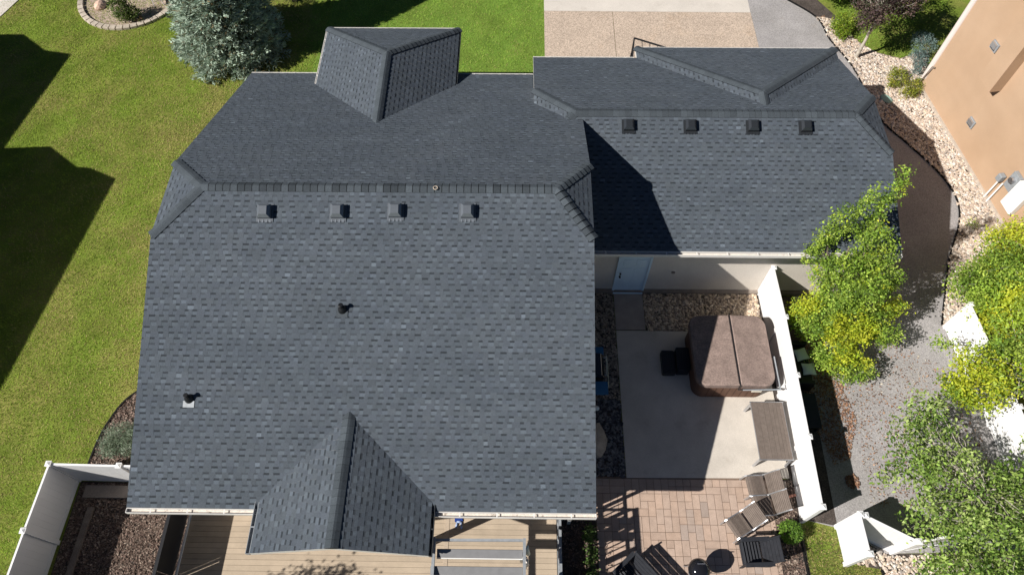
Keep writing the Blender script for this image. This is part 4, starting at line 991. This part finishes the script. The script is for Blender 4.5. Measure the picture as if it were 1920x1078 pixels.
rb = [(10.9, 6.5, 2.4, .8, .6, .9), (10.4, 5.6, 2.4, .6, .5, .8), (11.5, 5.3, 2.3, 1.1, .8, 1.0), (12.7, 5.1, 2.1, .9, .6, .9), (11.0, 4.2, 2.2, 1.0, .7, 1.0), (12.2, 4.0, 2.2, 1.2, .8, 1.1), (13.5, 4.4, 2.1, 1.0, 1.2, 1.2), (11.2, 7.2, 2.3, .45, .4, .5), (9.6, 5.2, 2.3, .3, .2, .3)]
tree('cherry_tree', 'open branched grey green tree over the gravel in lower right', (12.2, 4.9), rb, 11500, .105, G2, 2.6, .09, per=16, sp=.13, twigs=170, shell=.3, asp=.5)
rb = [(11.6, 2.9, 1.9, 1.1, .7, 1.0), (12.7, 2.5, 1.9, 1.1, .8, 1.0), (10.7, 2.9, 1.8, .55, .55, .6), (13.6, 2.9, 1.9, .8, .9, 1.0), (11.5, 1.6, 1.9, 1.2, .8, 1.0)]
tree('cherry_tree', 'loose leafy tree with bare twigs over the corner rock bed', (12.1, 2.3), rb, 8500, .105, G2, 2.2, .08, per=16, sp=.13, twigs=150, shell=.3, asp=.5)
# top right trees
tree('maple_tree', 'bright green tree leaning over the driveway at the top edge', (13.9, 27.6), [(13.2, 27.2, 1.9, 1.2, .9, .9), (12.3, 27.3, 2.0, .7, .5, .5), (14.2, 26.8, 1.7, .9, .8, .8), (12.0, 26.2, 2.2, .3, .3, .2)], 11000, .09, [(.13, .24, .02), (.09, .17, .02), (.18, .30, .03)], 2.2, .08, per=10, sp=.11, twigs=40, bark='bark')
tree('leafy_bush', 'low lime green bush at the rock edge below the bright tree', (13.85, 25.5), [(13.85, 25.4, .45, .5, .55, .4), (13.75, 24.95, .3, .35, .3, .25)], 2600, .07, [(.22, .32, .03), (.16, .26, .02), (.30, .36, .04)], .5, .03, per=10, sp=.06, twigs=20, cat='bush', bark='bark')
tree('purple_tree', 'purple leaved tree with bare slanting trunk on the river rock', (14.15, 23.75), [(14.2, 24.3, 2.6, 1.0, .9, .9), (13.7, 23.3, 2.2, .4, .35, .4), (15.3, 24.5, 2.6, .85, .8, .9), (13.9, 23.6, 2.2, .6, .5, .5), (15.2, 24.2, 2.4, .7, .6, .6), (14.8, 25.2, 3.0, .8, .8, .8)], 15000, .075, [(.10, .065, .06), (.14, .095, .085), (.06, .04, .045), (.19, .13, .11), (.08, .085, .05)], 1.6, .085, per=11, sp=.09, twigs=40, bark='palebark', wob=.02, stems=[(14.25, 23.8, 2.2)])
tree('shade_tree', 'dark leafy tree beyond the top edge shading the grass patch', (17.0, 28.6), [(16.6, 28.6, 2.6, 1.6, .9, 1.2), (15.3, 28.8, 2.4, 1, .7, .9)], 6000, .10, G1, 2.8, .1, per=10, sp=.12, twigs=30, bark='bark')
tree('yellow_bush', 'spreading yellow green bush on the river rock by the house corner', (15.65, 22.05), [(15.5, 22.3, .28, .42, .5, .28), (15.95, 21.75, .22, .35, .35, .22), (15.15, 22.0, .18, .22, .22, .16), (15.7, 21.45, .22, .42, .28, .22), (16.25, 22.0, .18, .15, .3, .15)], 3600, .06, [(.30, .34, .04), (.24, .28, .035), (.17, .22, .03), (.38, .36, .06)], .3, .03, per=9, sp=.05, twigs=30, cat='bush', bark='bark')
tree('blue_bush', 'silvery blue low juniper beside the orange house corner trim', (16.95, 23.7), [(17.0, 24.2, .35, .5, .7, .35), (16.6, 23.4, .3, .35, .5, .3), (16.35, 22.7, .2, .2, .3, .2)], 4200, .065, [(.20, .29, .27), (.28, .37, .35), (.13, .20, .19)], .4, .03, per=10, sp=.05, twigs=16, cat='bush', bark='bark', asp=.35)
# ball bush, shrubs
tree('round_bush', 'small clipped round green bush at the fence end', (7.62, 4.2), [(7.62, 4.2, .36, .30, .30, .33)], 3400, .05, [(.14, .27, .03), (.10, .20, .025), (.20, .33, .05)], .4, .02, per=8, sp=.03, twigs=10, shell=.8, cat='bush', bark='bark')
tree('grey_shrub', 'grey green shrub on bark beside the house and left fence', (-11.6, 6.55), [(-11.9, 6.6, .45, .5, .5, .4), (-11.2, 6.5, .5, .55, .5, .45), (-12.2, 6.4, .3, .3, .35, .25), (-11.3, 7.0, .35, .4, .25, .3)], 9000, .06, [(.17, .23, .15), (.24, .31, .21), (.11, .15, .09), (.32, .38, .29)], .5, .03, per=9, sp=.06, twigs=40, shell=.3, cat='bush', bark='bark', asp=.3)
tree('green_shrub', 'dark green shrub inside the round stone bed', (-17.6, 26.0), [(-17.6, 25.9, .65, .42, .42, .6), (-17.15, 25.9, .4, .3, .3, .3)], 3200, .07, [(.10, .16, .03), (.07, .11, .02), (.16, .21, .05)], .8, .04, per=9, sp=.07, twigs=20, cat='bush', bark='bark')
tree('red_flowers', 'small clump of reddish flowers in the round stone bed', (-16.95, 25.75), [(-16.95, 25.75, .12, .22, .18, .12)], 320, .05, [(.40, .10, .08), (.30, .16, .10), (.16, .2, .05)], .1, .01, per=8, sp=.03, twigs=6, cat='flowers', bark='bark')
for k, (x, y) in enumerate(((2.02, 4.1), (2.04, 3.5), (2.03, 2.85))):
    tree('leafy_plant', ('leafy green plant beside the deck nearest the gutter end', 'leafy green plant in the middle of the strip beside the deck', 'leafy green plant beside the deck at the bottom edge')[k], (x, y), [(x, y, .22, .14, .26, .2)], 340, .075, [(.10, .17, .04), (.07, .13, .03), (.15, .22, .06)], .3, .02, per=7, sp=.06, twigs=8, cat='plant', bark='bark')
tree('small_plant', 'tiny green weed on the river rock beside the gravel path', (16.25, 15.0), [(16.25, 15.0, .12, .18, .2, .12)], 240, .05, G1, .1, .01, per=8, sp=.04, twigs=4, cat='plant', bark='bark')
# off-frame deciduous tree whose shadow dapples the deck
tree('shade_tree', 'sparse leafy tree beyond the bottom left corner of the deck', (-10.4, -.6), [(-10.0, .55, 4.9, 1.3, .42, .6), (-9.0, .6, 4.6, .8, .35, .5), (-10.9, .3, 4.6, .6, .4, .5)], 2600, .10, G1, 4.4, .09, per=9, sp=.12, twigs=40, shell=.1, bark='bark')

# blue spruce: whorls of drooping boughs made of needle sprays
def spruce(name, label, base, h, rad, nb_=520, seed=3):
    t = thing(name, label, 'tree', (*base, 0)); r = np.random.default_rng(seed)
    Vs, Cs = [], []; tr = MB(); tr.tube((0, 0, 0), (0, 0, h*.97), .16, .02, 10)
    for k in range(nb_):
        f = (k+.5)/nb_; f = f**1.35; z = .25+f*(h-.35); R = rad*(1-f)**.78*r.uniform(.80, 1.10)+.08
        a = k*2.39996+r.normal(0, .12); d = np.array([math.cos(a), math.sin(a), 0]); s = np.array([-d[1], d[0], 0])
        npt = int(30+R*75); u = r.uniform(.12, 1, npt)**.65; wside = (1-u)*.30*R+.05+.06*R
        off = r.normal(0, 1, npt)*wside*.62
        zz = z+R*(.10*u-.34*u*u+.18*u**4)+r.normal(0, .025, npt)-np.abs(off)*.16
        c = d*(u*R)[:, None]+s*off[:, None]; c[:, 2] = np.maximum(zz, .06)
        dirv = d*.8+s*np.sign(off)[:, None]*.65+np.array([0, 0, 1])*r.normal(.22, .28, npt)[:, None]+r.normal(0, .25, (npt, 3)); dirv /= np.linalg.norm(dirv, axis=1)[:, None]
        L_ = r.uniform(.09, .19, npt)[:, None]; nn = np.cross(dirv, r.normal(0, 1, (npt, 3))); nn /= np.linalg.norm(nn, axis=1)[:, None]; nn *= .020
        V = np.stack([c-nn, c+nn, c+dirv*L_+nn*.6, c+dirv*L_-nn*.6], 1)
        tip = (u > .62)[:, None]*1.0; tone = r.uniform(.7, 1.25, (npt, 1))*r.uniform(.8, 1.15)
        col = (np.array([.17, .21, .12])*(1-tip)+np.array([.40, .50, .40])*tip)*tone
        br = r.uniform(0, 1, (npt, 1)) < .10; col = np.where(br, np.array([.20, .155, .08])*tone, col)
        Vs.append(V); Cs.append(col)
        if k % 2 == 0: tr.tube((0, 0, z), tuple(d*R*.8+np.array([0, 0, z-.1*R])), .025, .006, 5)
    o = np_mesh('crown', np.concatenate(Vs), np.concatenate(Cs), MT['needle'], t)
    tr.build('trunk', MT['bark'], t); return t
spruce('spruce_tree', 'large blue spruce on the lawn beyond the house corner', (-12.35, 24.1), 7.6, 2.25)
tree('dark_bush', 'dark bare twiggy bush at the top edge between spruce and entry roof', (-10.35, 27.2), [(-10.3, 27.1, .5, .5, .4, .4)], 700, .07, [(.06, .05, .04), (.08, .07, .05)], .6, .03, per=7, sp=.07, twigs=40, shell=.2, cat='bush', bark='bark')
# garden chair legs in the round bed, dark post at the top left
gc = thing('garden_chair', 'white garden chair legs at the edge of the round bed', 'chair', (-16.4, 26.9, .02), .3)
c = MB(); c.box((0, .1, .42), (.42, .42, .03)); c.build('seat', MT['whitep'], gc)
for sx in (-.18, .18):
    for sy in (-.08, .28):
        c = MB(); c.tube((sx, sy, .42), (sx*1.15, sy*1.1, 0), .015, n=7); c.build('leg', MT['whitep'], gc)
c = MB(); c.box((0, .3, .68), (.42, .03, .40)); c.build('backrest', MT['whitep'], gc)
c = MB(); c.tube((-22.75, 27.45, 0), (-22.75, 27.45, .9), .06, .05); c.lathe([(.09, 0), (.1, .05), (.02, .12)], (-22.75, 27.45, .9), 12); tag(c.build('bollard_light', MT['blackmetal']), 'black garden bollard light at the top left corner', 'garden light')
